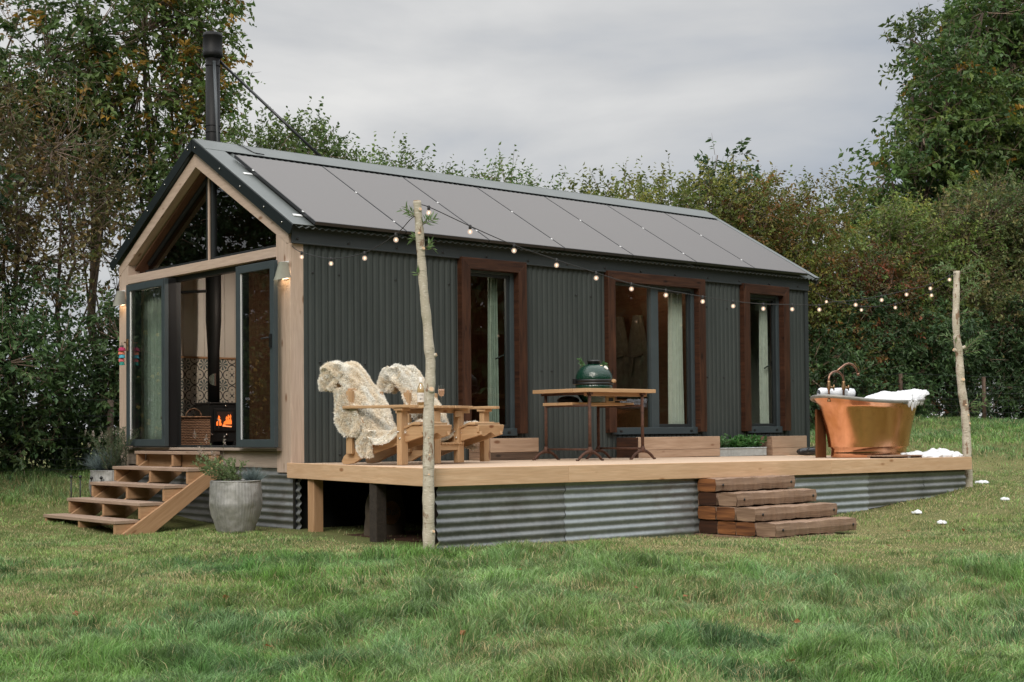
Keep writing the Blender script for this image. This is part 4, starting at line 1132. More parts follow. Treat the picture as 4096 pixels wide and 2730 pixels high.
for (ua, ub) in ((-.09, .075), (1.28, 1.45)):
    um = (ua + ub) / 2; o_ = -1 if ua < 0 else 1
    pts = [(ua, .64), (ua, -.06), (ua + .02, -.13), (ua + .06, -.16), (ub - .05, -.16), (ub - .01, -.12), (ub, -.04), (ub - .03, .25), (um, .5), (um - .01, .64)] if o_ < 0 else [(ub, .64), (ub, -.06), (ub - .02, -.13), (ub - .06, -.16), (ua + .05, -.16), (ua + .01, -.12), (ua, -.04), (ua + .03, .25), (um, .5), (um + .01, .64)]
    mb = MB(); mb.prism(pts, (0, 0, .522), (1, 0, 0), (0, 1, 0), (0, 0, 1), .026); mb.build('armrest', M['chair'], cs, bevel=.005, world=False)
    mb = MB(); mb.box(um - .07, um + .06, -.05, .05, .495, .521, 0); mb.build('arm_cap', M['chair'], cs, bevel=.006, world=False)
# table between
for k in range(7):
    u0 = .44 + k * .092
    mb = MB(); mb.box(u0, u0 + .086, -.10 + .015 * abs(k - 3), .46, .524, .548, 1); mb.build('table_slat', M['chair'], cs, bevel=.004, world=False)
mb = MB(); mb.box(.42, 1.10, .0, .022, .478, .523, 0); mb.box(.42, 1.10, .38, .40, .478, .523, 0); mb.build('table_apron', M['chair'], cs, bevel=.003, world=False)
for k in range(7):
    u0 = .58 + k * .055
    mb = MB(); mb.box(u0, u0 + .048, -.03, .33, .178, .196, 1); mb.build('shelf_slat', M['chair'], cs, bevel=.002, world=False)
mb = MB(); mb.box(.575, .965, -.015, .007, .122, .177, 0); mb.box(.575, .965, .30, .32, .122, .177, 0); mb.build('shelf_apron', M['chair'], cs, bevel=.003, world=False)
mb = MB(); mb.box(.80, .90, -.035, -.021, .44, .50, 0); mb.build('corner_block', M['chair'], cs, bevel=.003, world=False)

# sheepskins
def fleece(label, u0, w, seed, flaps):
    root = thing('sheepskin', label, 'sheepskin', (.12, -1.75, 0), TH, group='sheepskins on the companion seat')
    path = [(-.86, .73), (-.885, .79), (-.895, .87), (-.88, .93), (-.835, .955), (-.76, .92), (-.69, .83), (-.60, .68), (-.50, .53), (-.42, .40), (-.35, .30), (-.27, .265), (-.16, .30), (-.04, .35), (.03, .375)]
    hw = [.16, .20, .22, .235, .24, .24, .24, .25, .255, .25, .26, .27, .26, .23, .15]
    n = len(path); pts = []; r = random.Random(seed)
    tt = np.array(path); cum = np.concatenate([[0], np.cumsum(np.hypot(*np.diff(tt, axis=0).T))]); cum /= cum[-1]
    uc = u0 + w / 2
    def surf(a, b):  # a along path, b across
        s = np.interp(b, cum, tt[:, 0]); z = np.interp(b, cum, tt[:, 1]); h = np.interp(b, cum, hw)
        e = (a * 2 - 1)
        u = uc + e * h * (1 + .06 * np.sin(b * 23 + seed)) + .02 * np.sin(b * 9 + seed)
        edge = np.abs(e) ** 3
        # sides curl backward/down off the chair
        s = s + .018 - edge * .05 * (b < .72); z = z - edge * (.035 + .04 * (b > .6))
        bump_ = .012 * np.sin(a * 11 + b * 17 + seed) + .01 * np.sin(a * 23 - b * 31)
        return u, s, z + bump_
    def emit_sheet(surff, cnt, nrmf, nu=16, nv=36, nm='pelt'):
        mb = MB()
        def fn(a, b):
            u, s, z = surff(a, b); return (float(u), float(-s), float(z))
        mb.grid(fn, nu, nv); mb.build(nm, M['skin'], root, world=False, solid=.015)
        a, b = rng.random(cnt), rng.random(cnt)
        e = 1e-3
        P = np.stack(surff(a, b), 1); Pa = np.stack(surff(a + e, b), 1) - P; Pb = np.stack(surff(a, b + e), 1) - P
        P[:, 1] *= -1; Pa[:, 1] *= -1; Pb[:, 1] *= -1
        N = np.cross(Pa, Pb); N /= np.linalg.norm(N, axis=1, keepdims=True) + 1e-12
        N *= nrmf
        ed = np.clip(np.abs(a * 2 - 1) - .75, 0, 1)[:, None] * 4; sgn = np.sign(a - .5)[:, None]
        A = Pa / (np.linalg.norm(Pa, axis=1, keepdims=True) + 1e-12)
        # lock directions vary in clumps
        cl = np.stack([fbm(a * 9 + seed, b * 22, 2) - .5, fbm(a * 9 + 30, b * 22 + seed, 2) - .5, fbm(a * 9 + 60, b * 22 + 9, 2) - .5], 1) * 1.15
        D = N * .8 + A * sgn * ed * .9 + cl + rng.normal(size=P.shape) * .16 + np.array([0, 0, -.4])
        L = .014 + .022 * fbm(a * 14, b * 34 + seed, 2) + .010 * rng.random(cnt)
        c0 = np.array([.98, .90, .77]); c1 = np.array([.99, .97, .91])
        k = np.clip((fbm(a * 5 + seed, b * 9, 3)[:, None] - .35) * 3, 0, 1)
        t = (c0 * (1 - k) + c1 * k) * (.85 + .2 * rng.random((cnt, 1)))
        # both faces for thickness
        ribbons('wool', P, D, L, np.full(cnt, .0065), t, M['fur'], root, world=False)
    emit_sheet(surf, 70000, -1)
    for (flap_u, poly, hw_) in flaps:
        fp = np.array(poly)
        cumf = np.concatenate([[0], np.cumsum(np.hypot(*np.diff(fp, axis=0).T))]); cumf /= cumf[-1]
        def sf(a, b, fp=fp, cumf=cumf, flap_u=flap_u, hw_=hw_):
            s = np.interp(b, cumf, fp[:, 0]) + (a * 2 - 1) * np.interp(b, cumf, hw_); z = np.interp(b, cumf, fp[:, 1])
            return flap_u - .02 * b + .015 * np.sin(a * 7 + b * 5) , s, z
        emit_sheet(sf, 14000, -1, 8, 12, 'flap')
M['skin'] = plain('pelt_leather', (.92, .84, .72), .9, 0, .1, 10)
fleece('long cream sheepskin draped over the left seat, nearest the cabin corner', -.02, .46, 3,
       [(-.03, [(-.72, .72), (-.67, .60), (-.625, .50), (-.60, .41), (-.575, .33), (-.56, .27)], [.05, .09, .125, .14, .115, .05]), (-.02, [(-.42, .32), (-.42, .22), (-.40, .13), (-.375, .075)], [.10, .09, .075, .04]), (-.01, [(-.82, .95), (-.82, .87), (-.84, .79), (-.86, .71)], [.08, .12, .11, .06])])
fleece('cream sheepskin over the far backrest of the companion seat, behind the wine bottle', .89, .44, 8,
       [(.88, [(-.30, .34), (-.28, .27), (-.26, .22)], [.08, .08, .04]), (1.36, [(-.25, .3), (-.2, .2), (-.12, .13)], [.06, .06, .03]), (.90, [(-.82, .95), (-.82, .87), (-.84, .79), (-.86, .71)], [.08, .12, .11, .06])])

# bottle and glasses
def at(u, s, z): # companion seat local to world
    c, sn = math.cos(TH), math.sin(TH); return (.12 + c * u + sn * s, -1.75 + sn * u - c * s, z)
bx_, by_, bz_ = at(.56, -.20, .549)
t = thing('wine_bottle', 'clear bottle of rose wine with white cap and paper label on the seat table', 'bottle', (bx_, by_, bz_))
mb = MB(); mb.lathe([(.0, .002), (.030, .0), (.036, .006), (.037, .02), (.037, .145), (.034, .165), (.020, .20), (.0145, .22), (.0135, .262), (.015, .264), (.015, .272)], (bx_, by_, bz_), 28, closed=False); mb.build('bottle_glass', M['bottle'], t)
mb = MB(); mb.lathe([(.0, .006), (.033, .008), (.034, .145), (.031, .162), (.018, .198), (.012, .215), (0, .215)], (bx_, by_, bz_), 24, closed=False); mb.build('rose_wine', plain('rose_wine_body', (.70, .50, .33), .1, 0, .02, 5), t)
mb = MB(); mb.lathe([(.0158, .222), (.0158, .277), (.0, .278)], (bx_, by_, bz_), 20, closed=False); mb.build('cap', M['paper'], t)
mb = MB(); n0 = 0
an0 = math.atan2(CAM[1] - by_, CAM[0] - bx_)
for k in range(15):
    a = an0 - 1.25 + 2.5 * k / 14
    for z in (.035, .125): mb.v.append((bx_ + .0376 * math.cos(a), by_ + .0376 * math.sin(a), bz_ + z))
for k in range(14): mb.face([2 * k, 2 * k + 2, 2 * k + 3, 2 * k + 1], None, True)
lb = mb.build('label', M['paper'], t)
def solidify_text(o):
    bpy.context.view_layer.update()
    me = bpy.data.meshes.new_from_object(o.evaluated_get(bpy.context.evaluated_depsgraph_get()))
    nm = o.name; q = bpy.data.objects.new(nm, me); COL.objects.link(q); q.parent = o.parent; q.location = o.location; q.rotation_euler = o.rotation_euler
    if not me.materials: me.materials.append(M['ink'])
    bpy.data.objects.remove(o); q.name = nm; return q
def text(body, size, loc, rot, mat, parent, name='lettering'):
    c = bpy.data.curves.new(name, 'FONT'); c.body = body; c.size = size; c.extrude = .0002; c.align_x = 'CENTER'
    o = bpy.data.objects.new(name, c); link(o, parent); o.location = Vector(loc) - origin(parent); o.rotation_euler = rot; c.materials.append(mat); return solidify_text(o)
dx, dy = math.cos(an0), math.sin(an0)
text('La Vieille', .014, (bx_ + dx * .0385, by_ + dy * .0385, bz_ + .098), (R_(90), 0, an0 + R_(90)), M['ink'], t)
mb = MB()
for px_, sc_ in ((-.004, 1), (.010, .8)):
    c0 = Vector((bx_ + dx * .0388, by_ + dy * .0388, bz_ + .066)); sx_ = Vector((-dy, dx, 0))
    pts = [(-6, -6), (-3, -9), (0, -6), (3, -7), (6, 0), (5, 5), (2, 2), (0, 3), (-2, 7), (-5, 8), (-4, 3), (-7, 0)]
    mb.prism([(a * .001 * sc_ + px_, b * .001 * sc_) for a, b in pts], c0, sx_, (0, 0, 1), (dx, dy, 0), .0003)
mb.build('label_birds', M['ink'], t)
mb = MB(); mb.lathe([(0, 0), (.009, 0)], (0, 0, 0), 16, closed=False)
mb.v = [(bx_ + dx * (.031) - dy * a * 1.4, by_ + dy * .031 + dx * a * 1.4, bz_ + .178 + b) for a, b, c in mb.v]; mb.build('neck_badge', M['paper'], t)
for k, (u, s, lab) in enumerate(((.93, -.22, 'stemmed glass of rose wine at the right end of the seat table'), (.80, -.28, 'stemmed glass of rose wine half hidden behind the front pole'))):
    x, y, z = at(u, s, .549)
    t = thing('wine_glass', lab, 'wine glass', (x, y, z), group='wine glasses on the seat table')
    mb = MB(); mb.lathe([(.031, .001), (.028, .004), (.006, .008), (.0032, .02), (.0032, .085), (.006, .092), (.022, .105), (.031, .125), (.0335, .15), (.031, .180), (.0275, .205)], (x, y, z), 28, closed=False); mb.build('glass_bowl', M['clear'], t)
    mb = MB(); mb.lathe([(.0, .094), (.020, .106), (.029, .125), (.032, .150), (.0305, .168), (0, .168)], (x, y, z), 24, closed=False); mb.build('rose_wine', plain('rose_fill', (.75, .45, .30), .1, 0, .02, 5, None, 0, 'Object', Transmission_Weight=.5), t)

solidify_text_done = text('Oak', .09, (.18, -1.485, -.47), (R_(90), 0, R_(-10)), M['ink'], bag_t, 'bag_print')
# ------------------------------------------------------------------ trestle table and ceramic grill
t = thing('trestle_table', 'plank topped table with a lower shelf on rusty cast iron trestle legs', 'table', (3.26, -1.03, dz(3.3)))
b0 = dz(3.3)
ys = [-1.45, -1.24, -1.03, -.80, -.60]
for a, b in zip(ys[:-1], ys[1:]):
    mb = MB(); mb.box(2.735 + rnd.uniform(-.008, .008), 3.80, a + .002, b - .002, .705, .745, 0); mb.build('top_plank', M['pine_t'] if 'pine_t' in M else M['chair'], t, bevel=.004)
for a, b in ((-1.15, -.92), (-.916, -.68)):
    mb = MB(); mb.box(2.81, 3.76, a, b, .57, .603, 0); mb.build('shelf_plank', M['chair'], t, bevel=.005)
mb = MB(); mb.box(2.80, 3.72, -1.385, -1.345, .665, .703, 0); mb.build('top_rail', M['steps'], t, bevel=.003)
for x in (2.83, 3.63):
    mb = MB(); mb.bar((x, -1.43, .69), (x, -.66, .69), .05, .022, (0, 0, 1)); mb.tube([(x, -1.40, .565), (x, -.70, .565)], .012, 8); mb.build('cross_bar', M['rust'], t)
    mb = MB(); mb.tube([(x, -1.40, b0 + .12), (x, -.71, b0 + .12)], .011, 8); mb.build('stretcher', M['rust'], t)
    for y in (-1.40, -.71):
        mb = MB(); mb.tube([(x, y, b0 + .09), (x, y, .68)], .0175, 12); mb.lathe([(.02, .075), (.03, .085), (.03, .12), (.022, .135), (.02, .15)], (x, y, b0), 16)
        lg = mb.build('leg', M['rust'], t)
        mb = MB()
        for sg in (-1, 1):
            pts = []
            for k in range(9):
                a = k / 8; pts.append((x + sg * (.01 + .16 * a), y, b0 + .085 * math.cos(a * math.pi / 2) ** .8 + .010))
            pts.append((x + sg * .20, y, b0 + .008)); mb.tube(pts, [.019] * 3 + [.016] * 5 + [.012, .009], 8)
        mb.build('arched_foot', M['rust'], lg)
gx_, gy_ = 3.16, -1.13
t = thing('ceramic_grill', 'egg shaped dark green dimpled ceramic barbecue sunk into the plank table', 'barbecue', (gx_, gy_, .60))
mb = MB(); R0 = .205
mb.lathe([(R0 * .6, .605), (R0 * .86, .68), (R0 * .98, .76), (R0, .80)], (gx_, gy_, 0), 48); mb.build('grill_base', M['egg'], t)
mb = MB(); mb.lathe([(R0 * .99, .842), (R0 * 1.0, .86), (R0 * .965, .90), (R0 * .86, .945), (R0 * .68, .985), (R0 * .46, 1.01), (R0 * .33, 1.018)], (gx_, gy_, 0), 48); dm = mb.build('grill_dome', M['egg'], t)
mb = MB(); mb.lathe([(R0 * 1.03, .795), (R0 * 1.04, .80), (R0 * 1.04, .815), (R0 * 1.0, .818), (R0 * 1.0, .824), (R0 * 1.04, .827), (R0 * 1.04, .846), (R0 * 1.0, .85)], (gx_, gy_, 0), 48); mb.build('steel_band', M['black'], dm)
mb = MB(); mb.lathe([(.068, 1.015), (.070, 1.045), (.074, 1.047), (.074, 1.056), (.055, 1.064), (.0, 1.066)], (gx_, gy_, 0), 28); mb.build('draft_cap', M['black'], dm)
mb = MB(); hx, hy = gx_ + .62 * .22, gy_ - .78 * .22
mb.tube([(hx - .055, hy - .044, .835), (hx + .055, hy + .044, .835)], .019, 10); mb.build('wooden_handle', M['chair'], dm)
mb = MB(); mb.box(gx_ - .23, gx_ - .17, gy_ + .06, gy_ + .10, .80, .86); mb.build('hinge', M['black'], dm, bevel=.005)
mb = MB(); q = Vector((gx_ + .04, gy_ - .135, .968)); nrm_ = Vector((.22, -.72, .55)).normalized(); mb.tube([q, q + nrm_ * .02], .026, 20); mb.build('thermometer', M['paper'], dm)
mb = MB(); mb.box(gx_ - .02, gx_ + .12, gy_ - .205, gy_ - .19, .60, .665); gd = mb.build('draft_door_frame', M['brass'], t, bevel=.004)
mb = MB(); mb.box(gx_ + .02, gx_ + .085, gy_ - .209, gy_ - .2055, .612, .652); mb.build('draft_screen', M['black'], gd)
t = thing('chopping_board', 'dark board and pale wooden block on the lower shelf of the table', 'board', (3.45, -1.05, .604))
mb = MB(); mb.box(3.36, 3.56, -1.13, -.90, .604, .622); mb.build('board_top', M['black'], t, bevel=.003)
mb = MB(); mb.box(3.48, 3.66, -1.14, -1.0, .604 + .0185, .635, 0) ; mb.build('pale_block', M['pine_old'], t, bevel=.003)
t = thing('covered_pan', 'domed black pan on the left of the lower table shelf', 'pan', (2.97, -.9, .604))
mb = MB(); mb.lathe([(.10, .604), (.125, .62), (.12, .64), (.09, .662), (.04, .675), (.0, .678)], (2.99, -.90, 0), 28); mb.build('pan_body', M['blackplastic'], t)

def sprig_leaves(points, dirs, L, W, col, var=.25):
    n = len(points); c = np.array(col) * (1 - var + 2 * var * rng.random((n, 1)))
    return np.array(points), np.array(dirs), np.full(n, L) * (.7 + .6 * rng.random(n)), np.full(n, W) * (.8 + .4 * rng.random(n)), c
def sprouts(stems, parent, L, W, col, every=.02, r=.002, spread=.9, world=True, curve=.15):
    """stems: list of (base, tip)"""
    P, D = [], []; mb = MB()
    for b, tp in stems:
        b, tp = Vector(b), Vector(tp); d = tp - b; ln = d.length
        side = Vector((rnd.uniform(-1, 1), rnd.uniform(-1, 1), 0)) * curve * ln
        pts = [b + d * k / 5 + side * math.sin(k / 5 * math.pi) * .5 for k in range(6)]
        mb.tube(pts, [r * (1 - .7 * k / 5) for k in range(6)], 5)
        n = max(3, int(ln / every))
        for k in range(n):
            a = .12 + .88 * (k + rnd.random() * .5) / n; q = b + d * a + side * math.sin(a * math.pi) * .5
            for sgn in (1, -1):
                rd = Vector((rnd.gauss(0, 1), rnd.gauss(0, 1), rnd.gauss(0, 1))).cross(d).normalized()
                P.append(q[:]); D.append((d.normalized() * .6 + rd * spread * sgn + Vector((0, 0, .1)))[:])
    mb.build('stem', M['twig'], parent, world=world)
    foliage('leaves', *sprig_leaves(P, D, L, W, col), parent, world=world)
t = thing('herb_pot', 'leafy green herb in a small pot on the table behind the ceramic grill', 'potted herb', (3.1, -.78, .746))
mb = MB(); mb.lathe([(.035, .746), (.045, .82), (.047, .822), (.04, .815)], (3.39, -.86, 0), 20); mb.build('pot', M['trough'], t)
sprouts([((3.39, -.86, .82), (3.29 + .012 * k, -.76 + .01 * k, 1.10 - .02 * k)) for k in range(3)] + [((3.39, -.86, .82), (3.50 + .012 * k, -.95, 1.06 - .012 * k)) for k in range(4)], t, .040, .028, (.12, .24, .10), .022)

# trough with herbs
t = thing('zinc_trough', 'low grey zinc trough planted with parsley between two timber boxes', 'planter', (6.6, -.25, dz(6.6)))
zb = dz(6.6)
mb = MB(); mb.box(6.09, 7.02, -.37, -.34, zb, zb + .10); mb.box(6.09, 7.02, -.12, -.09, zb, zb + .10); mb.box(6.09, 6.12, -.34, -.12, zb, zb + .10); mb.box(6.99, 7.02, -.34, -.12, zb, zb + .10)
mb.tube([(6.09, -.37, zb + .10), (7.02, -.37, zb + .10), (7.02, -.09, zb + .10), (6.09, -.09, zb + .10), (6.09, -.37, zb + .10)], .009, 6); mb.build('trough_body', M['trough'], t, bevel=.004)
mb = MB(); mb.box(6.12, 6.99, -.34, -.12, zb + .02, zb + .085); mb.build('soil', M['soil'], t)
t2 = thing('parsley_plant', 'bushy bright green parsley growing in the zinc trough', 'herb', (6.6, -.22, zb + .08))
stems = []
for k in range(70):
    x = rnd.uniform(6.5, 6.98); stems.append(((x, rnd.uniform(-.3, -.15), zb + .08), (x + rnd.uniform(-.08, .08), rnd.uniform(-.4, -.12), zb + .16 + rnd.random() * .10)))
sprouts(stems, t2, .045, .036, (.06, .17, .04), .02)
t2 = thing('mint_plant', 'thin upright mint stems at the left end of the zinc trough', 'herb', (6.2, -.22, zb + .08))
sprouts([((rnd.uniform(6.14, 6.42), -.22, zb + .08), (rnd.uniform(6.14, 6.42), rnd.uniform(-.3, -.2), zb + .14 + rnd.random() * .16 * (1 if k % 3 == 0 else .5))) for k in range(22)], t2, .04, .026, (.09, .19, .07), .022)

# ------------------------------------------------------------------ copper bath
M['panel_shade'] = wood('shade_toned_panel', (.20, .085, .035), (.12, .045, .02), (.05, .02, .01), rough=.35)  # wood colour darkened to stand for the bath's shadow on the board
BX, BY, BZ = 6.68, -2.20, dz(6.7)
bt = thing('copper_bath', 'freestanding polished copper bath with grey rolled rim, full of foam', 'bath', (BX, BY, BZ))
def rimz(c): return .650 + .055 * abs(c) ** 2.2 * (1.15 if c < 0 else 1.0)   # c = cos of angle: ends rise
def bath_r(th, t):
    """semi axes at relative height t in 0..1 """
    A = .655 + .18 * t ** 1.5 + .05 * max(0, t - .86) / .14; B = .30 + .07 * t ** 1.2 + .035 * max(0, t - .86) / .14
    c, s = math.cos(th), math.sin(th); e = .86
    return A * math.copysign(abs(c) ** e, c), B * math.copysign(abs(s) ** e, s)
def bfn(t0, t1, zlo, off=0):
    def fn(a, b):
        th = a * 2 * math.pi; t = t0 + (t1 - t0) * b
        x, y = bath_r(th, t); zt = rimz(math.cos(th)); z = zlo + (zt - zlo) * t
        return (BX + x * (1 - off), BY + y * (1 - off * 2), BZ + z)
    return fn
mb = MB(); mb.grid(bfn(0, 1, .125), 72, 22); mb.build('bath_shell', M['copper'], bt)
mb = MB(); mb.grid(lambda a, b: bfn(.05, 1, .125, .03)(-a, b), 72, 12); mb.build('inner_lining', M['rim'], bt)
mb = MB(); mb.lathe([(.625, 0), (.635, .004), (.645, .015), (.637, .06), (.637, .10), (.655, .122), (.66, .128)], (BX, BY, BZ), 72, sx=1.0, sy=.46, closed=True)
mb.build('plinth', M['copper'], bt)
mb = MB(); pts = []
for k in range(73):
    th = k / 72 * 2 * math.pi; x, y = bath_r(th, 1.03); pts.append((BX + x, BY + y, BZ + rimz(math.cos(th)) + .004))
mb.tube(pts, .021, 12, caps=False); mb.build('rolled_rim', M['rim'], bt)
t = thing('wash_stand_board', 'upright brown timber board behind the tap end of the copper bath', 'board', (BX - .83, BY, BZ))
mb = MB(); mb.box(5.985, 6.16, -1.965, -1.935, BZ, BZ + .57, 2); mb.build('board_panel', M['panel_shade'], t, bevel=.004)
# foam
def foam(name, label, c, rx, ry, rz, seed, n=60, shape=None, cat='foam', lumps=1):
    mb = MB()
    def fn(a, b):
        th = a * 2 * math.pi; ph = b * math.pi * .5
        r = 1 + .16 * math.sin(3 * th + seed) * math.sin(ph) + .09 * math.sin(7 * th + seed * 2 + b * 5) + .06 * math.sin(13 * th + b * 11 + seed)
        x, y = math.cos(th) * math.sin(ph) * rx * r, math.sin(th) * math.sin(ph) * ry * r
        z = rz * math.cos(ph) ** .7 * (1 + .18 * math.sin(x / rx * 6 + seed) + .14 * math.sin(y / ry * 5 + seed * 3))
        if shape: z = z + shape(x, y)
        return (c[0] + x, c[1] + y, c[2] + max(z, -.0 if not shape else -9))
    mb.grid(fn, n, 24)
    o = mb.build(name, M['foam'], None)
    # real displacement for the bubbly surface
    tx = bpy.data.textures.new(name + '_t', 'CLOUDS'); tx.noise_scale = .07; tx.noise_depth = 4
    s_ = o.modifiers.new('s', 'SUBSURF'); s_.levels = s_.render_levels = 1
    dm_ = o.modifiers.new('d', 'DISPLACE'); dm_.texture = tx; dm_.strength = .055 * min(1, rz / .06); dm_.mid_level = .5
    tag(o, label, cat); return o
o = foam('bath_foam', 'white bubble bath foam heaped over the high right end of the copper bath', (BX + .42, BY - .02, BZ + .62), .56, .35, .10, 2, shape=lambda x, y: .11 * max(0, (x + .25)) ** 1.0 / .7)
for k, (x, w, h) in enumerate(((BX + .30, .11, .10), (BX + .52, .17, .05), (BX + .74, .10, .06))):
    mb = MB()
    def fn(a, b, x=x, w=w, h=h, k=k):
        th = math.pi * 2 - .02
        xx = x + (a - .5) * 2 * w
        c = max(-1, min(1, (xx - BX) / .89)); yy = BY - .405 * (1 - abs(c) ** 2.3) ** .5
        drip = h * (.55 + .45 * math.sin(a * 17 + k * 3)) * math.sin(a * math.pi) ** .5
        ang = b * math.pi
        return (xx, yy - .02 * math.sin(ang) - .012, BZ + rimz(c) + .02 - b * (drip + .03))
    mb.grid(fn, 40, 10); o = mb.build('foam_drip', M['foam'], None, solid=.012)
    tag(o, ['white foam drip running over the dip in the bath rim', 'white foam fringe under the right side of the bath rim', 'white foam clot over the far right tip of the bath rim'][k], 'foam', 'foam drips on the bath rim')
def foam_patch(cx, cy, cz, rx, ry, rz, seed, label, grp): 
    o = foam('foam_patch', label, (cx, cy, cz), rx, ry, rz, seed, 40); o['group'] = grp
g_ = 'foam patches spilt around the bath'
foam_patch(6.93, -2.84, BZ + .0, .36, .16, .055, 1, 'white foam heap on the deck boards at the near foot of the bath', g_)
foam_patch(7.14, -2.82, BZ - .004, .20, .18, .085, 5, 'tallest white foam heap on the deck beside the slatted mat', g_)
foam_patch(7.30, -2.93, BZ - .004, .13, .12, .055, 9, 'white foam heap at the deck corner by the far pole', g_)
foam_patch(6.84, -2.72, BZ + .03, .22, .10, .03, 7, 'thin white foam lying over the slatted mat', g_)
for k, (x, y, r) in enumerate(((8.45, -2.62, .13), (8.75, -2.45, .05), (9.7, -2.75, .09), (6.6, -4.0, .07), (5.3, -3.75, .08), (4.9, -4.3, .07), (8.6, -3.3, .035))):
    foam_patch(x, y, gz1(x, y) + .01, r * .72, r * .6, .032 * min(1, r / .08), 3 + k, ['largest white foam scrap on the grass behind the far pole', 'small white foam scrap beside the largest one on the grass', 'white foam scrap on the grass at the right edge', 'white foam scrap on the grass below the skirting near its far end', 'white foam scrap on the grass by the skirting seam', 'white foam scrap on the grass nearest the sleeper steps', 'tiny white foam fleck on the grass right of the far pole'][k], 'foam scraps on the grass')
# slatted mat
t = thing('duck_board', 'dark slatted timber bath mat on the deck in front of the copper bath', 'bath mat', (6.45, -2.80, BZ))
for k in range(5):
    mb = MB(); y = -2.94 + k * .065; mb.box(6.02, 6.88, y, y + .05, BZ + .018, BZ + .032, 0); mb.build('mat_slat', M['sleeper'], t, bevel=.002)
mb = MB()
for x in (6.08, 6.3, 6.6, 6.8): mb.box(x, x + .05, -2.94, -2.63, BZ + .0015, BZ + .0175, 1)
mb.build('mat_batten', M['sleeper_dark'], t)
# taps
t = thing('bath_tap', 'tall aged brass arched bath tap with two handles and a curved swan neck spout', 'tap', (BX - .66, BY - .1, BZ + .68))
tx0, ty0, tx1, ty1 = 5.80, -2.28, 6.08, -2.28
tz = BZ + .66
mb = MB(); pts = [(tx0, ty0, tz), (tx0, ty0, .86)]
for k in range(1, 12):
    a = math.pi * k / 12; pts.append(((tx0 + tx1) / 2 - math.cos(a) * (tx1 - tx0) / 2, ty0, .86 + .095 * math.sin(a)))
pts += [(tx1, ty1, .86), (tx1, ty1, tz + .02)]
mb.tube(pts, .0125, 12); mb.build('tap_arch', M['copper_pipe'], t)
mb = MB(); x0_ = (tx0 + tx1) / 2
P_ = [(x0_, ty0, .950), (x0_ + .06, ty0 - .02, .995), (x0_ + .12, ty0 - .04, 1.035), (x0_ + .17, ty0 - .055, 1.05), (x0_ + .23, ty0 - .07, 1.035), (x0_ + .27, ty0 - .085, .99), (x0_ + .295, ty0 - .09, .94)]
mb.tube(P_, .013, 12); mb.tube([P_[-1], (x0_ + .303, ty0 - .092, .905)], .018, 12); mb.build('spout', M['copper_pipe'], t)
for xx in (tx0, tx1):
    mb = MB(); mb.lathe([(.014, .74), (.02, .75), (.024, .79), (.018, .82), (.02, .835), (.015, .845)], (xx, ty0, 0), 16); mb.tube([(xx, ty0, .775), (xx + .06, ty0 - .02, .765)], .014, 8); vb = mb.build('valve_body', M['brass'], t)
    mb = MB(); mb.tube([(xx + .065, ty0 - .022, .735), (xx + .065, ty0 - .022, .80)], .008, 8); mb.build('lever', M['brass'], vb)
mb = MB(); mb.lathe([(.022, tz - .01), (.022, tz + .01), (.015, tz + .02)], (tx0, ty0, 0), 16); mb.build('tap_flange', M['brass'], t)
for k, (x, y, lab) in enumerate(((6.02, -2.16, 'rolled white towel behind the near tap leg on the bath rim'), (6.30, -2.12, 'rolled white towel on the right, its spiral end facing out, on the bath rim'))):
    t = thing('rolled_towel', lab, 'towel', (x, y, BZ + .70), group='rolled towels on the bath')
    d = Vector((.93, -.36, 0)).normalized(); L_ = .36 if k == 0 else .26; sdv = Vector((.36, .93, 0)); r_ = .058
    c0 = Vector((x, y, BZ + .70 + r_)) - d * L_ / 2
    mb = MB()
    mb.grid(lambda a, b: (c0 + d * L_ * b + (sdv * math.cos(a * 2 * math.pi) + Vector((0, 0, 1)) * math.sin(a * 2 * math.pi)) * r_ * (1 + .05 * math.sin(b * 9 + a * 3) + .04 * math.sin(a * 14)) * (1 - .35 * max(0, abs(b * 2 - 1) - .88) / .12))[:], 32, 20)
    mb.build('towel_roll', M['towel'], t)
    mb = MB(); pts = []; 
    for q in range(60):
        a = q * .36; rr = r_ * .90 * (1 - q / 66); pts.append((c0 + d * (L_ + .003 * 0 - .004) + (sdv * math.cos(a) + Vector((0, 0, 1)) * math.sin(a)) * rr)[:])
    mb.tube(pts, .0075, 6); mb.build('towel_spiral', M['towel'], t)
mb = MB(); t = thing('bath_tray', 'dark slim wooden tray across the bath under the rolled towels', 'bath tray', (6.15, -2.3, BZ + .69))
mb.box(5.88, 6.40, -2.28, -2.02, BZ + .687, BZ + .699, 1); mb.build('tray_board', M['rim'], t, bevel=.003)
t = thing('hose_bag', 'small black bag lying on the deck between the cabin corner and the bath', 'bag', (7.2, -.9, BZ))
mb = MB(); mb.grid(lambda a, b: (7.18 + .20 * math.cos(b * math.pi) , -.92 + (.07 + .01 * math.sin(b * 20)) * math.sin(b * math.pi) ** .4 * math.cos(a * 2 * math.pi), BZ + .05 + .05 * math.sin(b * math.pi) ** .4 * math.sin(a * 2 * math.pi)), 20, 16); mb.build('bag_body', M['blackplastic'], t)
mb = MB(); mb.tube([(7.02, -.97, BZ + .03), (7.1, -1.0, BZ + .10), (7.22, -1.0, BZ + .11), (7.34, -.97, BZ + .03)], .009, 6); mb.build('bag_strap', M['wire'], t)

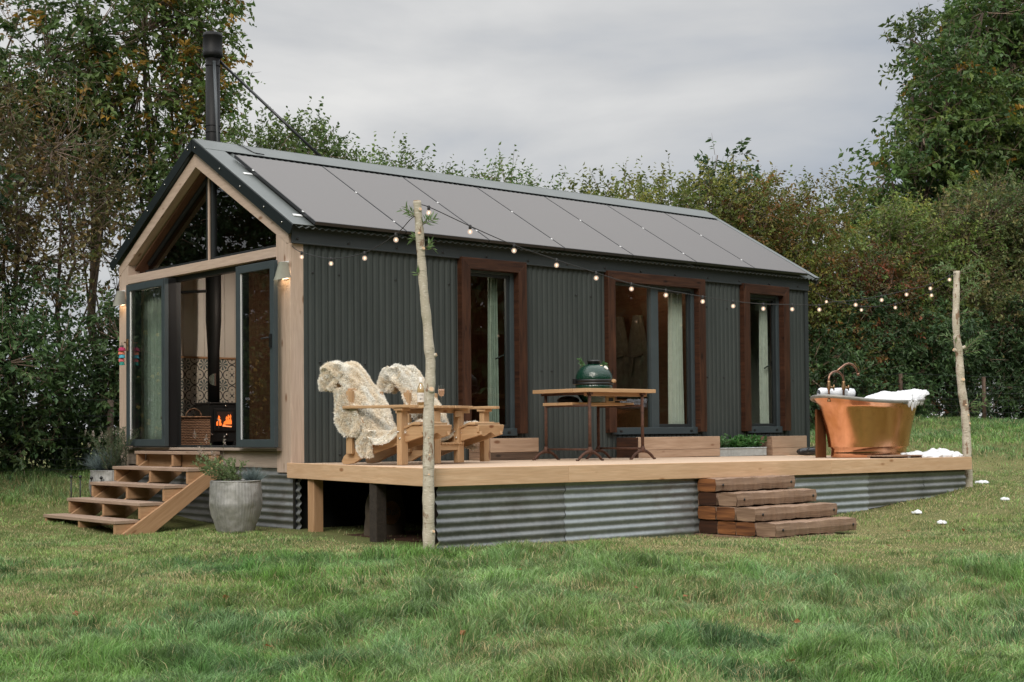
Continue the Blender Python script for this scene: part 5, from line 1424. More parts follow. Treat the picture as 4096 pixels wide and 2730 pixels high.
# ------------------------------------------------------------------ poles
def pole(label, pts, r, y, stubs, shoots, leafn, foot=None):
    t = thing('timber_pole', label, 'pole', (pts[-1][0], y, pts[-1][1] - .02), group='rustic bark poles at the deck corners')
    # resample smooth
    P = [Vector((x, y, z)) for x, z in pts][::-1]; n = len(P); r = (r[0] * 1.06, r[1] * 1.06)
    rr = [r[0] + (r[1] - r[0]) * i / (n - 1) for i in range(n)]
    Q, RR = [], []
    for i in range(n - 1):
        for k in range(6):
            a = k / 6; p0, p1, p2, p3 = P[max(i - 1, 0)], P[i], P[i + 1], P[min(i + 2, n - 1)]
            q = .5 * ((2 * p1) + (-p0 + p2) * a + (2 * p0 - 5 * p1 + 4 * p2 - p3) * a * a + (-p0 + 3 * p1 - 3 * p2 + p3) * a ** 3)
            Q.append(q); RR.append((rr[i] + (rr[i + 1] - rr[i]) * a) * (1 + .05 * math.sin(q.z * 21) + .03 * math.sin(q.z * 47)))
    Q.append(P[-1]); RR.append(rr[-1])
    mb = MB(); mb.tube(Q, RR, 16); tk = mb.build('pole_trunk', M['pole'], t)
    mb = MB(); mb.tube([P[-1] + Vector((0, 0, .0005)), P[-1] + Vector((0, 0, .003))], rr[-1] * .93, 14); mb.build('sawn_top', M['cut'], tk)
    def near(z):
        k = min(range(len(Q)), key=lambda i: abs(Q[i].z - z)); return Q[k], RR[k]
    for (z, ang, ln, rad) in stubs:
        q, r0 = near(z); d = Vector((math.cos(ang), math.sin(ang), .35)).normalized()
        mb = MB(); mb.tube([q, q + d * r0 * .85, q + d * (r0 + ln + .006)], [rad * 1.8, rad * 1.4, rad * 1.12], 12); sb = mb.build('branch_stub', M['pole'], t)
        mb = MB(); mb.tube([q + d * (r0 + ln + .0055), q + d * (r0 + ln + .0085)], rad * .92, 12); mb.build('knot', M['cut'], sb)
    stems = []
    for (z, ang, ln, cnt) in shoots:
        q, r0 = near(z)
        for k in range(cnt):
            a = ang + rnd.uniform(-.7, .7); d = Vector((math.cos(a), math.sin(a), rnd.uniform(.1, .9)))
            stems.append((q + d.normalized() * r0 * .9, q + d.normalized() * (r0 + ln * rnd.uniform(.6, 1.1))))
    sh = thing('willow_shoots', 'fresh narrow leaved willow shoots sprouting from the %s' % leafn, 'shoots', (pts[0][0], y, pts[0][1]))
    sprouts([(a[:], b[:]) for a, b in stems], sh, .065, .015, (.16, .25, .10), .034, .0028, .75)
    return t
camang = math.atan2(-9, -6.9)
pole('leaning bark pole with knots and cut stubs at the near corner of the deck', [(-.796, 2.145), (-.782, 2.009), (-.765, 1.794), (-.744, 1.529), (-.72, 1.306), (-.701, 1.157), (-.685, .967), (-.672, .868), (-.677, .722), (-.692, .504), (-.698, .188), (-.700, -.054), (-.702, -.296), (-.70, -.70)], (.046, .030), -3.2,
     [(.905, camang + 1.3, .010, .013), (2.06, camang + .55, .0, .014), (.62, camang + .35, .004, .021), (1.76, camang + .6, .002, .014), (1.86, camang - .1, .0, .012), (.25, camang, .0, .006), (-.5, camang + .7, .006, .012), (.10, camang + .2, -.004, .008), (-.05, camang + .1, -.004, .009)],
     [(1.96, camang + 1.45, .14, 4), (2.0, camang - 1.4, .12, 4), (1.74, camang + 1.4, .08, 3), (1.55, camang - 1.2, .04, 1), (1.83, camang - 1.5, .05, 2)], 'top of the near pole')
pole('bark pole with trimmed knots at the far right corner of the deck', [(7.426, 2.156), (7.406, 1.841), (7.388, 1.593), (7.402, 1.347), (7.445, 1.196), (7.464, .931), (7.499, .703), (7.548, .513), (7.574, .227), (7.58, -.039), (7.603, -.46)], (.052, .036), -2.95,
     [(1.20, camang - 1.3, .03, .018), (1.23, camang + 1.2, .03, .016), (.87, camang + .2, .0, .022), (.30, camang + .6, .0, .015), (.40, camang + .3, .0, .012), (.56, camang, .0, .013)],
     [(2.12, camang + 1.4, .34, 5), (2.14, camang - 1.5, .28, 4), (1.9, camang + 1.4, .28, 4), (1.75, camang + 1.5, .18, 2), (1.65, camang + 1.4, .18, 2), (1.48, camang + 1.4, .16, 2), (1.15, camang + 1.35, .36, 4), (1.25, camang - 1.4, .26, 2), (.52, camang + 1.4, .34, 3), (.45, camang + 1.4, .16, 2)], 'far pole')

# ------------------------------------------------------------------ string lights
def string(label, knots, bulbs, drop=.035, br=.0215):
    t = thing('string_lights', label, 'string lights', knots[0])
    mb = MB(); K = [Vector(k) for k in knots]; pts = []
    for i in range(len(K) - 1):
        p0, p1, p2, p3 = K[max(i - 1, 0)], K[i], K[i + 1], K[min(i + 2, len(K) - 1)]
        for k in range(6):
            a = k / 6; pts.append(.5 * ((2 * p1) + (-p0 + p2) * a + (2 * p0 - 5 * p1 + 4 * p2 - p3) * a * a + (-p0 + 3 * p1 - 3 * p2 + p3) * a ** 3))
    pts.append(K[-1]); mb.tube(pts, .0038, 6); mb.build('cable', M['wire'], t)
    for i in bulbs:
        p = K[i]
        mb = MB(); mb.lathe([(.004, .012), (.012, .008), (.0125, -.022), (.010, -.026)], p[:], 10); so = mb.build('bulb_socket', M['wire'], t)
        mb = MB(); c = p + Vector((0, 0, -.026 - br)); mb.lathe([(.010, br * .95)] + [(br * math.sin(a), br * math.cos(a)) for a in np.linspace(.5, math.pi, 10)], c[:], 16, closed=False); mb.build('bulb_glass', M['bulb_glass'], so)
        mb = MB(); mb.lathe([(0, -.011), (.0055, -.007), (.0065, 0), (.0055, .007), (0, .011)], c[:], 8, closed=False); mb.build('filament', M['bulb_on'], so)
up = .042
A = [(.02, -.03, 2.18), (-.05, -.32, 2.04 + up), (-.27, -1.17, 1.88 + up), (-.49, -2.03, 1.83 + up), (-.67, -2.74, 1.90 + up), (-.76, -3.07, 1.98 + up), (-.775, -3.17, 2.03)]
string('short string of lit bulbs sagging from the oak corner post to the near pole', A, [1, 2, 3, 4])
Bk = [(-.77, -3.18, 2.12), (-.64, -3.15, 2.09 + .03), (-.21, -3.15, 1.96 + up), (.27, -3.15, 1.84 + up), (.76, -3.15, 1.75 + up), (1.25, -3.14, 1.67 + up), (1.71, -3.13, 1.60 + up), (2.18, -3.12, 1.57 + up), (2.72, -3.10, 1.54 + up), (3.18, -3.09, 1.52 + up), (3.67, -3.07, 1.52 + up), (4.16, -3.05, 1.54 + up), (4.88 - .25, -3.04, 1.56 + up), (4.90, -3.0, 1.61 + up), (5.33, -3.0, 1.65 + up), (5.83, -2.99, 1.73 + up), (6.33, -2.98, 1.82 + up), (6.83, -2.97, 1.92 + up), (7.25, -2.96, 2.05 + up), (7.41, -2.96, 2.13)]
string('long string of lit bulbs hung between the two poles', Bk, [i for i in range(1, 19) if i != 13])
Ck = [(8.47, 0, 2.25), (8.36, -.36, 2.04 + up), (8.09, -1.12, 1.86 + up), (7.84, -1.81, 1.83 + up), (7.6, -2.49, 1.92 + up), (7.44, -2.91, 2.10)]
string('string of four lit bulbs sagging from the far eave to the far pole', Ck, [1, 2, 3, 4])

# ------------------------------------------------------------------ zinc pots and their plants
def zpot(x, y, label, zr, r, zb):
    t = thing('zinc_pot', label, 'plant pot', (x, y, zb), group='zinc planters by the steps')
    H = zr - zb
    prof = [(r * .70, 0), (r * .80, H * .12), (r * .95, H * .32), (r * 1.05, H * .55), (r * 1.045, H * .75), (r * 1.0, H * .9), (r * .975, H)]
    mb = MB(); P = []
    for i in range(len(prof) - 1):
        for k in range(5): P.append((prof[i][0] + (prof[i + 1][0] - prof[i][0]) * k / 5, prof[i][1] + (prof[i + 1][1] - prof[i][1]) * k / 5))
    P.append(prof[-1]); mb.lathe([(0, .001)] + P, (x, y, zb), 200, ribs=50, amp=.007, closed=False)
    o = mb.build('pot_body', M['pot'], t)
    tx = bpy.data.textures.new('dents', 'CLOUDS'); tx.noise_scale = .12; tx.noise_depth = 1
    d_ = o.modifiers.new('dents', 'DISPLACE'); d_.texture = tx; d_.strength = .025
    mb = MB(); mb.tube([(x + r * .98 * math.cos(a), y + r * .98 * math.sin(a), zr) for a in np.linspace(0, 2 * math.pi, 49)], .007, 8); mb.build('pot_rim', M['pot'], t)
    mb = MB(); mb.lathe([(r * .95, H - .04), (0, H - .025)], (x, y, zb), 32, closed=False); mb.build('soil', M['soil'], t)
    return t
zpot(-.60, .02, 'dented ribbed zinc barrel planter right of the wooden steps', -.162, .242, -.66)
zpot(-.27, 3.47, 'ribbed zinc planter half hidden behind the left side of the steps', -.125, .245, -.56)
def fescue(x, y, z, label, n=420, col=(.17, .22, .22), hgt=.22):
    t = thing('fescue_grass', label, 'ornamental grass', (x, y, z), group='blue fescue tufts in the zinc pots')
    a = rng.random(n) * 2 * np.pi; sp = rng.random(n) ** .6
    P = np.stack([x + .03 * np.cos(a) * sp, y + .03 * np.sin(a) * sp, np.full(n, z)], 1)
    D = np.stack([np.cos(a) * sp * .9, np.sin(a) * sp * .9, .55 + .7 * (1 - sp)], 1)
    ribbons('blades', P, D, hgt * (.6 + .5 * rng.random(n)), np.full(n, .004), np.array(col) * (.7 + .6 * rng.random((n, 1))), M['grass'], t)
fescue(-.48, -.10, -.18, 'tuft of blue grey fescue in the dented front planter', 380, hgt=.17)
fescue(-.30, 3.60, -.15, 'large tuft of blue grey fescue spilling over the rear planter', 900, hgt=.30)
t = thing('lavender_plant', 'tall lavender with pale flower spikes growing in the rear planter', 'plant', (-.27, 3.40, -.15))
sprouts([((-.27 + rnd.uniform(-.12, .12), 3.42 + rnd.uniform(-.15, .15), -.16), (-.27 + rnd.uniform(-.25, .2), 3.45 + rnd.uniform(-.40, .30), .12 + rnd.random() * .30)) for k in range(34)], t, .045, .010, (.10, .14, .075), .020, .002, .6)
def spikes(parent, tops, col, L=.07):
    P, D = [], []
    for (x, y, z) in tops:
        for k in range(26):
            P.append((x + rnd.gauss(0, .006), y + rnd.gauss(0, .006), z - L * rnd.random())); D.append((rnd.gauss(0, 1), rnd.gauss(0, 1), rnd.gauss(.4, 1)))
    foliage('flower_spikes', *sprig_leaves(P, D, .014, .010, col, .2), parent)
spikes(t, [(-.27 + rnd.uniform(-.25, .15), 3.5 + rnd.uniform(-.35, .25), .15 + rnd.random() * .25) for k in range(14)], (.36, .31, .27))
t = thing('catmint_plant', 'trailing green catmint with thin flower stems in the dented front planter', 'plant', (-.62, .05, -.18))
sprouts([((-.62 + rnd.uniform(-.10, .10), .04 + rnd.uniform(-.14, .14), -.18), (-.66 + rnd.uniform(-.25, .15), .10 + rnd.uniform(-.25, .30), -.06 + rnd.random() * .16)) for k in range(26)], t, .032, .018, (.17, .24, .10), .016, .002, .8)
tall = [(-.72 + rnd.uniform(-.14, .06), .18 + rnd.uniform(-.22, .22), .02 + rnd.random() * .33) for k in range(9)]
sprouts([((-.64, .08, -.18), q) for q in tall], t, .018, .009, (.20, .24, .13), .05, .0018, .7)
spikes(t, tall, (.42, .36, .32), .09)
tall2 = [(-.60 + rnd.uniform(-.05, .05), .30, -.30), (-.64, .28, -.26)]
sprouts([((-.62, .18, -.17), q) for q in tall2], t, .034, .022, (.12, .18, .08), .018)

# boot pegs
for k, (x, y, zt_) in enumerate(((-.79, 3.42, -.185), (-.69, 3.40, -.185), (-.60, 3.30, -.20), (-.49, 3.28, -.20))):
    t = thing('boot_peg', ['leftmost black iron boot peg with a ball top in the grass behind the steps', 'second black iron boot peg from the left behind the steps', 'third black iron boot peg from the left, just above a step tread', 'rightmost black iron boot peg, in front of the rear planter'][k], 'boot peg', (x, y, gz1(x, y)), group='iron boot pegs')
    mb = MB(); mb.tube([(x, y, gz1(x, y) - .05), (x, y, zt_ - .02)], .008, 8); mb.build('rod', M['zinc_rod'], t)
    mb = MB(); mb.lathe([(.002, -.019)] + [(.019 * math.sin(a), -.019 * math.cos(a)) for a in np.linspace(.2, math.pi, 9)], (x, y, zt_), 14); mb.build('ball', M['zinc_rod'], t)

# ------------------------------------------------------------------ stock fence
fpts = [(-4.5, 6.2), (-1.6, 6.25), (.98, 6.2), (4, 6.2), (7, 6.1), (10, 6.0), (12.4, 5.9), (15.4, 5.6), (18.6, 5.35), (20.9, 4.75), (23.2, 4.2), (25.6, 3.6), (28, 3)]
t = thing('stock_fence', 'old wooden post and wire stock fence along the foot of the hedge', 'fence', (12, 5.8, 0))
for (x, y) in fpts:
    z = gz1(x, y); mb = MB(); mb.tube([(x, y, z - .2), (x + .01, y, z + 1.02)], [.045, .042], 10); mb.build('fence_post', M['bark'] if x < 3 else M['oldbeam'], t)
mb = MB()
for (a, b) in zip(fpts[:-1], fpts[1:]):
    za, zb_ = gz1(*a), gz1(*b)
    for h in (.08, .22, .36, .5, .65, .8, 1.02): mb.tube([(a[0], a[1] - .06, za + h), (b[0], b[1] - .06, zb_ + h)], .0035, 4, False)
    n = int(math.dist(a, b) / .16)
    for k in range(n):
        q = k / n; x = a[0] + (b[0] - a[0]) * q; y = a[1] + (b[1] - a[1]) * q - .06; z = za + (zb_ - za) * q
        mb.tube([(x, y, z + .08), (x, y, z + .8)], .0025, 3, False)
mb.build('wire_netting', M['trim_dark'], t)
# ------------------------------------------------------------------ trees and hedge
GREEN = [(.085, .150, .034), (.060, .115, .032), (.125, .180, .045)]
DARK = [(.046, .092, .034), (.034, .070, .028), (.070, .122, .040)]
OLIVE = [(.145, .185, .038), (.10, .155, .036), (.24, .23, .045), (.16, .17, .04)]
RUST = [(.085, .08, .025), (.16, .062, .022), (.12, .045, .02), (.07, .08, .03)]
YELL = [(.17, .21, .045), (.27, .27, .06), (.12, .17, .04)]
BROWN = [(.16, .10, .04), (.12, .12, .04), (.20, .12, .04)]
GOLD = (.34, .20, .03)

def crown(root, blobs, dens, leaf, pal, spray_len=.35, leaves_per=9, droop=.25, gold=0., gaps=0., twigf=.5, seed=0, twigr=.006, name='crown', shell=.55):
    """blobs: (x,y,z,rx,ry,rz). dens = sprays per m^3"""
    rg = np.random.default_rng(100 + seed)
    S_, Dn, B, BI = [], [], [], []
    for (x, y, z, a, b, c) in blobs:
        vol = 4.19 * a * b * c; n = max(4, int(vol * dens))
        v = rg.normal(size=(n, 3)); v /= np.linalg.norm(v, axis=1, keepdims=True)
        r = shell + (1.08 - shell) * rg.random((n, 1)) ** .8
        r = r * (1 + .25 * (fbm(v[:, :1] * 3 + x, v[:, 2:] * 3 + z, 2) - .5) * 2)
        p = np.array([x, y, z]) + v * r * np.array([a, b, c])
        S_.append(p); Dn.append(v * .9 + np.array([0, 0, .45]) + rg.normal(size=(n, 3)) * .45); B.append(np.repeat([[x, y, z]], n, 0)); BI.append(np.full(n, len(BI)))
    P = np.concatenate(S_); D = np.concatenate(Dn); B = np.concatenate(B); BI = np.concatenate(BI)
    bw = rg.random((len(blobs), len(pal))) ** 2.2 * 5 + .25; bb = .78 + .68 * rg.random((len(blobs), 1))
    if gaps > 0:
        k = fbm(P[:, 0] * 1.6 + seed * 3.3, P[:, 2] * 1.6 + P[:, 1], 3) > gaps; P, D, B, BI = P[k], D[k], B[k], BI[k]
    D /= np.linalg.norm(D, axis=1, keepdims=True); n = len(P)
    SL = spray_len * (.5 + rg.random((n, 1)))
    # twigs
    kk = rg.random(n) < twigf
    V1, F1 = sticks(P[kk] - D[kk] * SL[kk] * .3, P[kk] + D[kk] * SL[kk] * .9, np.full(kk.sum(), twigr), np.full(kk.sum(), twigr * .4))
    k2 = rg.random(n) < twigf * .35
    V2, F2 = sticks(B[k2] + (P[k2] - B[k2]) * .15, P[k2], np.full(k2.sum(), twigr * 2.2), np.full(k2.sum(), twigr))
    npmesh('twigs', np.concatenate([V1, V2]), np.concatenate([F1, F2 + len(V1)]), M['twig'], root)
    m = leaves_per
    t = np.tile(np.linspace(.05, 1, m), n)[:, None]; Pi = np.repeat(P, m, 0); Di = np.repeat(D, m, 0); SLi = np.repeat(SL, m, 0)
    side = np.cross(Di, rg.normal(size=Di.shape)); side /= np.linalg.norm(side, axis=1, keepdims=True) + 1e-9
    base = Pi + Di * t * SLi + np.array([0, 0, -1]) * droop * (t ** 2) * SLi
    ld = Di * .55 + side * 1.0 + np.array([0, 0, -droop]) + rg.normal(size=Di.shape) * .2
    pal = np.array(pal); w = rg.random((n, len(pal))) ** 3
    zone = fbm(P[:, 0] * .9 + seed, P[:, 2] * .9 + 4, 3)
    w[:, 0] += 0; w = w * bw[BI]; w /= w.sum(1, keepdims=True)
    col = (w @ pal) * bb[BI]
    if gold > 0:
        gk = (rg.random(n) < gold) & (fbm(P[:, 0] * 1.3 + 9 + seed, P[:, 2] * 1.3, 2) > .5); col[gk] = np.array(GOLD) * (.6 + .6 * rg.random((gk.sum(), 1)))
    col = np.repeat(col, m, 0) * (.72 + .56 * rg.random((n * m, 1)))
    L = leaf * (.65 + .7 * rg.random(n * m))
    foliage(name, base, ld, L, L * .52, np.clip(col, 0, 1), root)
    return n * m

NL = 0
def plant(name, label, cat, base, blobs, trunks=(), group=None, barkmat='bark', **kw):
    global NL
    x, y = base; z = gz1(x, y)
    t = thing(name, label, cat, (x, y, z), group=group)
    rr = random.Random(kw.get('seed', 0))
    mb = MB()
    for (tx, ty, r, hz) in trunks:
        zb = gz1(tx, ty) - .1
        top = Vector((tx + rr.uniform(-.3, .3), ty + rr.uniform(-.2, .2), hz)); b0 = Vector((tx, ty, zb))
        pts = [b0 + (top - b0) * (k / 6) + Vector((rr.uniform(-.08, .08), rr.uniform(-.08, .08), 0)) * (k > 0) * (1 + k * .2) for k in range(7)]
        mb.tube(pts, [r * (1 - .75 * k / 6) for k in range(7)], 9)
        # limbs to the nearest blobs
        near = sorted(blobs, key=lambda q: (q[0] - tx) ** 2 + (q[1] - ty) ** 2 * .3)[:max(6, int(len(blobs) / max(1, len(trunks)) * 1.1))]
        for q in near:
            k = max(1, min(5, int((q[2] - zb) / (hz - zb + .01) * 5 - 1)))
            s_ = pts[k]; e = Vector(q[:3]); mid = s_.lerp(e, .5) + Vector((rr.uniform(-.15, .15), rr.uniform(-.1, .1), rr.uniform(0, .2)))
            mb.tube([s_, s_.lerp(mid, .6), mid, e.lerp(mid, .3), e], [r * .38, r * .32, r * .25, r * .17, r * .08], 6)
    if trunks: mb.build('trunk', M[barkmat], t)
    NL += crown(t, blobs, **kw)
    return t

def band(x0, x1, y, zlo, ztop, r, seed, yth=1.6, jitter=.35, step=.8):
    """fill a length of hedge with overlapping clumps; ztop is a function of x"""
    rr = random.Random(seed); out = []
    x = x0
    while x < x1:
        z = zlo(x) if callable(zlo) else zlo
        zt = ztop(x)
        zz = z
        while zz < zt - r * .4:
            a = r * rr.uniform(.75, 1.25)
            out.append((x + rr.uniform(-.3, .3), y(x) + rr.uniform(-yth, yth) * .5, min(zz, zt - a * .8) + rr.uniform(-.15, .15), a, a * .8, a * .85)); zz += r * step * 1.15
        x += r * step
    return out
interp = lambda xs, ys: (lambda x: float(np.interp(x, xs, ys)))

# far left, beyond the frame: seen only in the door glass
plant('hedge_thicket', 'dense mixed thicket continuing beyond the left edge of the picture', 'thicket', (-5, 7.2), band(-11, -1.4, lambda x: 7.3 + (x < -6) * (x + 6) * -.4, -.1, interp([-11, -5, -2], [4.5, 5.2, 5.4]), 1.0, 31, step=.95), dens=75, leaf=.13, pal=DARK, leaves_per=8, seed=31, twigf=.2)
# rose bush seen as yellow flowers in the door glass
# left bramble mass
def ztL(x): return np.interp(x, [-1.6, -.6, .2, .9, 1.6, 2.4, 3.2], [2.4, 2.3, 2.35, 2.0, 2.3, 1.9, 1.6])
plant('bramble_thicket', 'dense dark green bramble and hazel thicket left of the cabin', 'thicket', (0, 6.9), band(-1.7, 3.4, lambda x: 6.75, .15, ztL, .62, 1, step=.8), dens=170, leaf=.088, pal=DARK + [(.075, .11, .035)], leaves_per=9, seed=1, twigf=.25, droop=.35)
# twiggy hawthorn in front of the ash
plant('hawthorn_tree', 'sparse twiggy hawthorn with rusty berries and thin leaves at the left edge', 'tree', (.2, 7.6),
      [(-.6, 7.5, 4.3, .8, .6, .8), (.0, 7.6, 3.6, .9, .7, .8), (.7, 7.5, 4.4, .7, .6, .75), (1.1, 7.7, 3.7, .75, .6, .7), (-.5, 7.4, 3.0, .8, .6, .6), (.5, 7.5, 2.8, .9, .6, .6), (1.5, 7.6, 3.0, .7, .6, .6), (1.8, 7.7, 2.4, .6, .5, .6), (.1, 7.6, 5.0, .5, .4, .5), (-1.0, 7.6, 3.6, .7, .6, .8), (1.9, 7.8, 3.5, .5, .4, .5)],
      trunks=((.1, 7.7, .06, 4.6), (.9, 7.8, .05, 4.4), (-.7, 7.6, .05, 4.2), (1.7, 7.9, .045, 3.6)), dens=125, leaf=.085, pal=BROWN + [(.09, .11, .035), (.07, .10, .03)], leaves_per=8, seed=2, twigf=.8, gaps=.37, spray_len=.55, droop=.1, twigr=.0045, barkmat='twig')
# ash behind
plant('ash_tree', 'tall ash tree with yellowing feathery leaves behind the chimney', 'tree', (2.3, 9.2),
      [(1.3, 9.0, 6.1, .75, .7, .7), (2.1, 9.2, 6.7, .75, .7, .75), (3.0, 9.2, 6.9, .8, .7, .85), (3.8, 9.1, 7.2, .65, .7, .85), (3.9, 9.1, 6.2, .6, .7, .7), (2.8, 9.0, 5.9, .85, .7, .7), (1.9, 9.0, 5.5, .8, .7, .6), (3.6, 9.0, 5.3, .7, .6, .7), (2.8, 9.2, 4.9, .75, .6, .6), (1.2, 9.1, 5.1, .65, .6, .55), (3.2, 9.2, 4.1, .7, .6, .55), (2.2, 9.2, 4.2, .6, .5, .5), (4.2, 9.2, 7.9, .5, .5, .6), (3.3, 9.2, 7.7, .5, .5, .5)],
      trunks=((2.3, 9.3, .09, 7.0), (3.2, 9.3, .09, 7.6), (3.7, 9.2, .06, 6.8)), dens=120, leaf=.115, pal=GREEN + [(.10, .12, .03)], leaves_per=10, seed=3, twigf=.7, gaps=.40, spray_len=.42, droop=.35, gold=.28)
plant('ash_tree', 'slender young ash with dark leaves at the top left of the picture', 'tree', (.2, 9.2),
      [(.7, 9.0, 6.3, .45, .4, .55), (.5, 9.0, 5.6, .55, .5, .5), (1.0, 9.1, 5.5, .5, .5, .45), (.2, 9.0, 5.0, .5, .5, .5), (1.4, 9.0, 4.7, .5, .5, .5), (.9, 9.0, 6.9, .22, .2, .3)],
      trunks=((.4, 9.2, .07, 6.7),), dens=110, leaf=.115, pal=DARK + GREEN, leaves_per=10, seed=4, twigf=.7, gaps=.40, spray_len=.42, droop=.3, gold=.08)
# thicket behind the cabin
ztM = interp([2.9, 3.6, 4.4, 5.1, 5.6, 6.2, 6.9, 7.4, 8.0, 9.2, 9.8, 10.4], [4.5, 5.0, 5.1, 4.9, 4.35, 4.85, 4.75, 4.85, 4.7, 4.85, 4.6, 4.75])
plant('blackthorn_thicket', 'green blackthorn thicket behind the roof ridge beside the chimney', 'thicket', (4.3, 7.1), band(3.0, 5.6, lambda x: 7.1, 2.6, ztM, .55, 5, step=.7), trunks=((4, 7.3, .07, 4.5), (5, 7.3, .06, 4.3)), dens=210, leaf=.078, pal=GREEN + [(.10, .12, .045)], leaves_per=9, seed=5, twigf=.3, spray_len=.36, droop=.05)
plant('blackthorn_thicket', 'loose green blackthorn with upright twigs behind the middle of the roof', 'thicket', (7.8, 7.0), band(5.8, 10.1, lambda x: 7.0, 2.6, ztM, .5, 6, step=.72), trunks=((6.5, 7.2, .06, 4.4), (8.6, 7.2, .06, 4.2)), dens=210, leaf=.078, pal=GREEN + [(.10, .12, .045)], leaves_per=8, seed=6, twigf=.3, spray_len=.42, droop=.02)
ztH = interp([10.2, 10.9, 11.6, 12.4, 13.2, 14.0, 14.8, 15.8, 16.8, 17.6, 18.2], [4.5, 5.1, 4.75, 5.0, 5.0, 5.25, 5.2, 5.45, 5.6, 5.3, 4.4])
plant('hawthorn_hedge', 'olive and yellow hawthorn hedge behind the far half of the roof', 'hedge', (12.4, 7.0), band(10.2, 14.3, lambda x: 7.0, 2.2, ztH, .62, 7, step=.72), trunks=((11, 7.2, .06, 4.6), (13, 7.2, .07, 4.8)), dens=170, leaf=.088, pal=OLIVE + [(.07, .10, .03)], leaves_per=9, seed=7, gaps=.30, twigf=.25, spray_len=.45, droop=.05)
for k, (x, h, lab) in enumerate(((14.5, 6.1, 'tall narrow ash sapling rising above the hedge, left of two'), (15.4, 6.15, 'narrow ash sapling rising above the hedge, right of two'))):
    plant('ash_sapling', lab, 'sapling', (x, 7.1), [(x, 7.0, h - .2, .14, .14, .25), (x, 7.0, h - .65, .26, .25, .3), (x + .05, 7.0, h - 1.1, .34, .3, .3)], trunks=((x, 7.15, .04, h - .1),), group='ash saplings in the hedge', dens=260, leaf=.13, pal=DARK + [(.055, .085, .03)], leaves_per=9, seed=20 + k, twigf=.5, spray_len=.3, droop=.4)
plant('hawthorn_tree', 'broad hawthorn with rusty red berries and leaves at the far end of the roof', 'tree', (16.6, 6.9), band(14.3, 18.5, lambda x: 6.9, .9, ztH, .68, 8, step=.72), trunks=((15.4, 7.1, .09, 4.8), (17, 7.1, .09, 4.9)), dens=120, leaf=.09, pal=OLIVE[:2] + GREEN + [(.21, .085, .03), (.20, .07, .025), (.24, .20, .04)], leaves_per=9, seed=8, gaps=.33, twigf=.2, spray_len=.5, droop=.12)
plant('ivy_thicket', 'red brown and dark green ivy clad thicket between the cabin and the far trees', 'thicket', (19.4, 6.9), band(18.3, 20.9, lambda x: 6.9, .9, interp([18.2, 19.1, 19.8, 20.6], [4.1, 4.1, 4.7, 4.3]), .6, 9, step=.72), trunks=((19.3, 7.1, .08, 4.2),), dens=120, leaf=.09, pal=[(.20, .06, .025), (.15, .05, .02), (.05, .09, .03), (.10, .12, .035)], leaves_per=9, seed=9, twigf=.35, spray_len=.35)
plant('field_maple', 'yellow green field maple in front of the large right hand tree', 'tree', (21.6, 6.9), band(20.2, 22.9, lambda x: 7.0, 2.4, interp([20.1, 20.6, 21.5, 22.5], [4.8, 5.6, 5.8, 5.2]), .62, 10, step=.74), trunks=((21.5, 7.2, .09, 5.2),), dens=120, leaf=.10, pal=YELL + GREEN, leaves_per=9, seed=10, twigf=.5, spray_len=.42, gaps=.3)
plant('elder_bush', 'brown twigged elder bush with pale seed heads at the right edge', 'bush', (24.2, 6.6), band(22.6, 28.2, lambda x: 6.7, 2.4, interp([22.5, 23.2, 24.2, 25.4, 26.8, 28], [5.2, 6.2, 6.5, 6.0, 5.6, 5.2]), .72, 11, step=.76), trunks=((24, 6.9, .09, 5.8), (25.6, 6.9, .08, 5.0)), dens=95, leaf=.10, pal=[(.14, .16, .05), (.18, .14, .055), (.09, .14, .045), (.07, .12, .04)], leaves_per=9, seed=11, twigf=.5, spray_len=.5)
plant('hazel_hedge', 'dense dark green hazel and bramble hedge behind the copper bath', 'hedge', (22, 6.2), band(14.6, 28.2, lambda x: 6.45 - (x > 20) * (x - 20) * .12, .75, interp([14, 18, 22, 28], [2.3, 3.0, 3.3, 3.6]), .72, 12, step=.78), dens=95, leaf=.105, pal=DARK + [(.05, .085, .032)], leaves_per=10, seed=12, twigf=.2, droop=.35, gaps=.34)
# right hand big ash
rr = random.Random(5); bl = []
prof = [(4.9, 22.6, 30.5), (5.8, 22.1, 31), (6.8, 22.3, 32), (7.8, 22.9, 32), (8.8, 23.8, 33), (9.8, 24.2, 33), (10.8, 25.6, 33), (11.8, 26.4, 33), (12.7, 28.5, 33)]
for (z, xa, xb) in prof:
    x = xa + 1.9
    while x < xb:
        a = rr.uniform(.8, 1.15); bl.append((x + rr.uniform(-.3, .3), 9.6 + rr.uniform(-1.2, 1.2), z + rr.uniform(-.35, .35), a, a, a * .8)); x += 1.35
plant('ash_tree', 'large dark green ash tree filling the top right corner', 'tree', (28.5, 10), bl, trunks=((28.6, 10.2, .34, 11.5), (26.2, 10.2, .2, 9.5)), dens=50, leaf=.175, pal=GREEN + DARK[:2] + [(.16, .20, .04)], leaves_per=11, seed=13, twigf=.4, spray_len=.6, droop=.35, gold=.05, gaps=.36, twigr=.01)
plant('hazel_hedge', 'shaded hedge foot behind the cabin between the roof and the meadow', 'hedge', (9, 6.9), band(3.6, 14.6, lambda x: 7.2, .5, lambda x: 3.2, 1.0, 14, step=.95), dens=24, leaf=.14, pal=DARK, leaves_per=8, seed=14, twigf=.1)
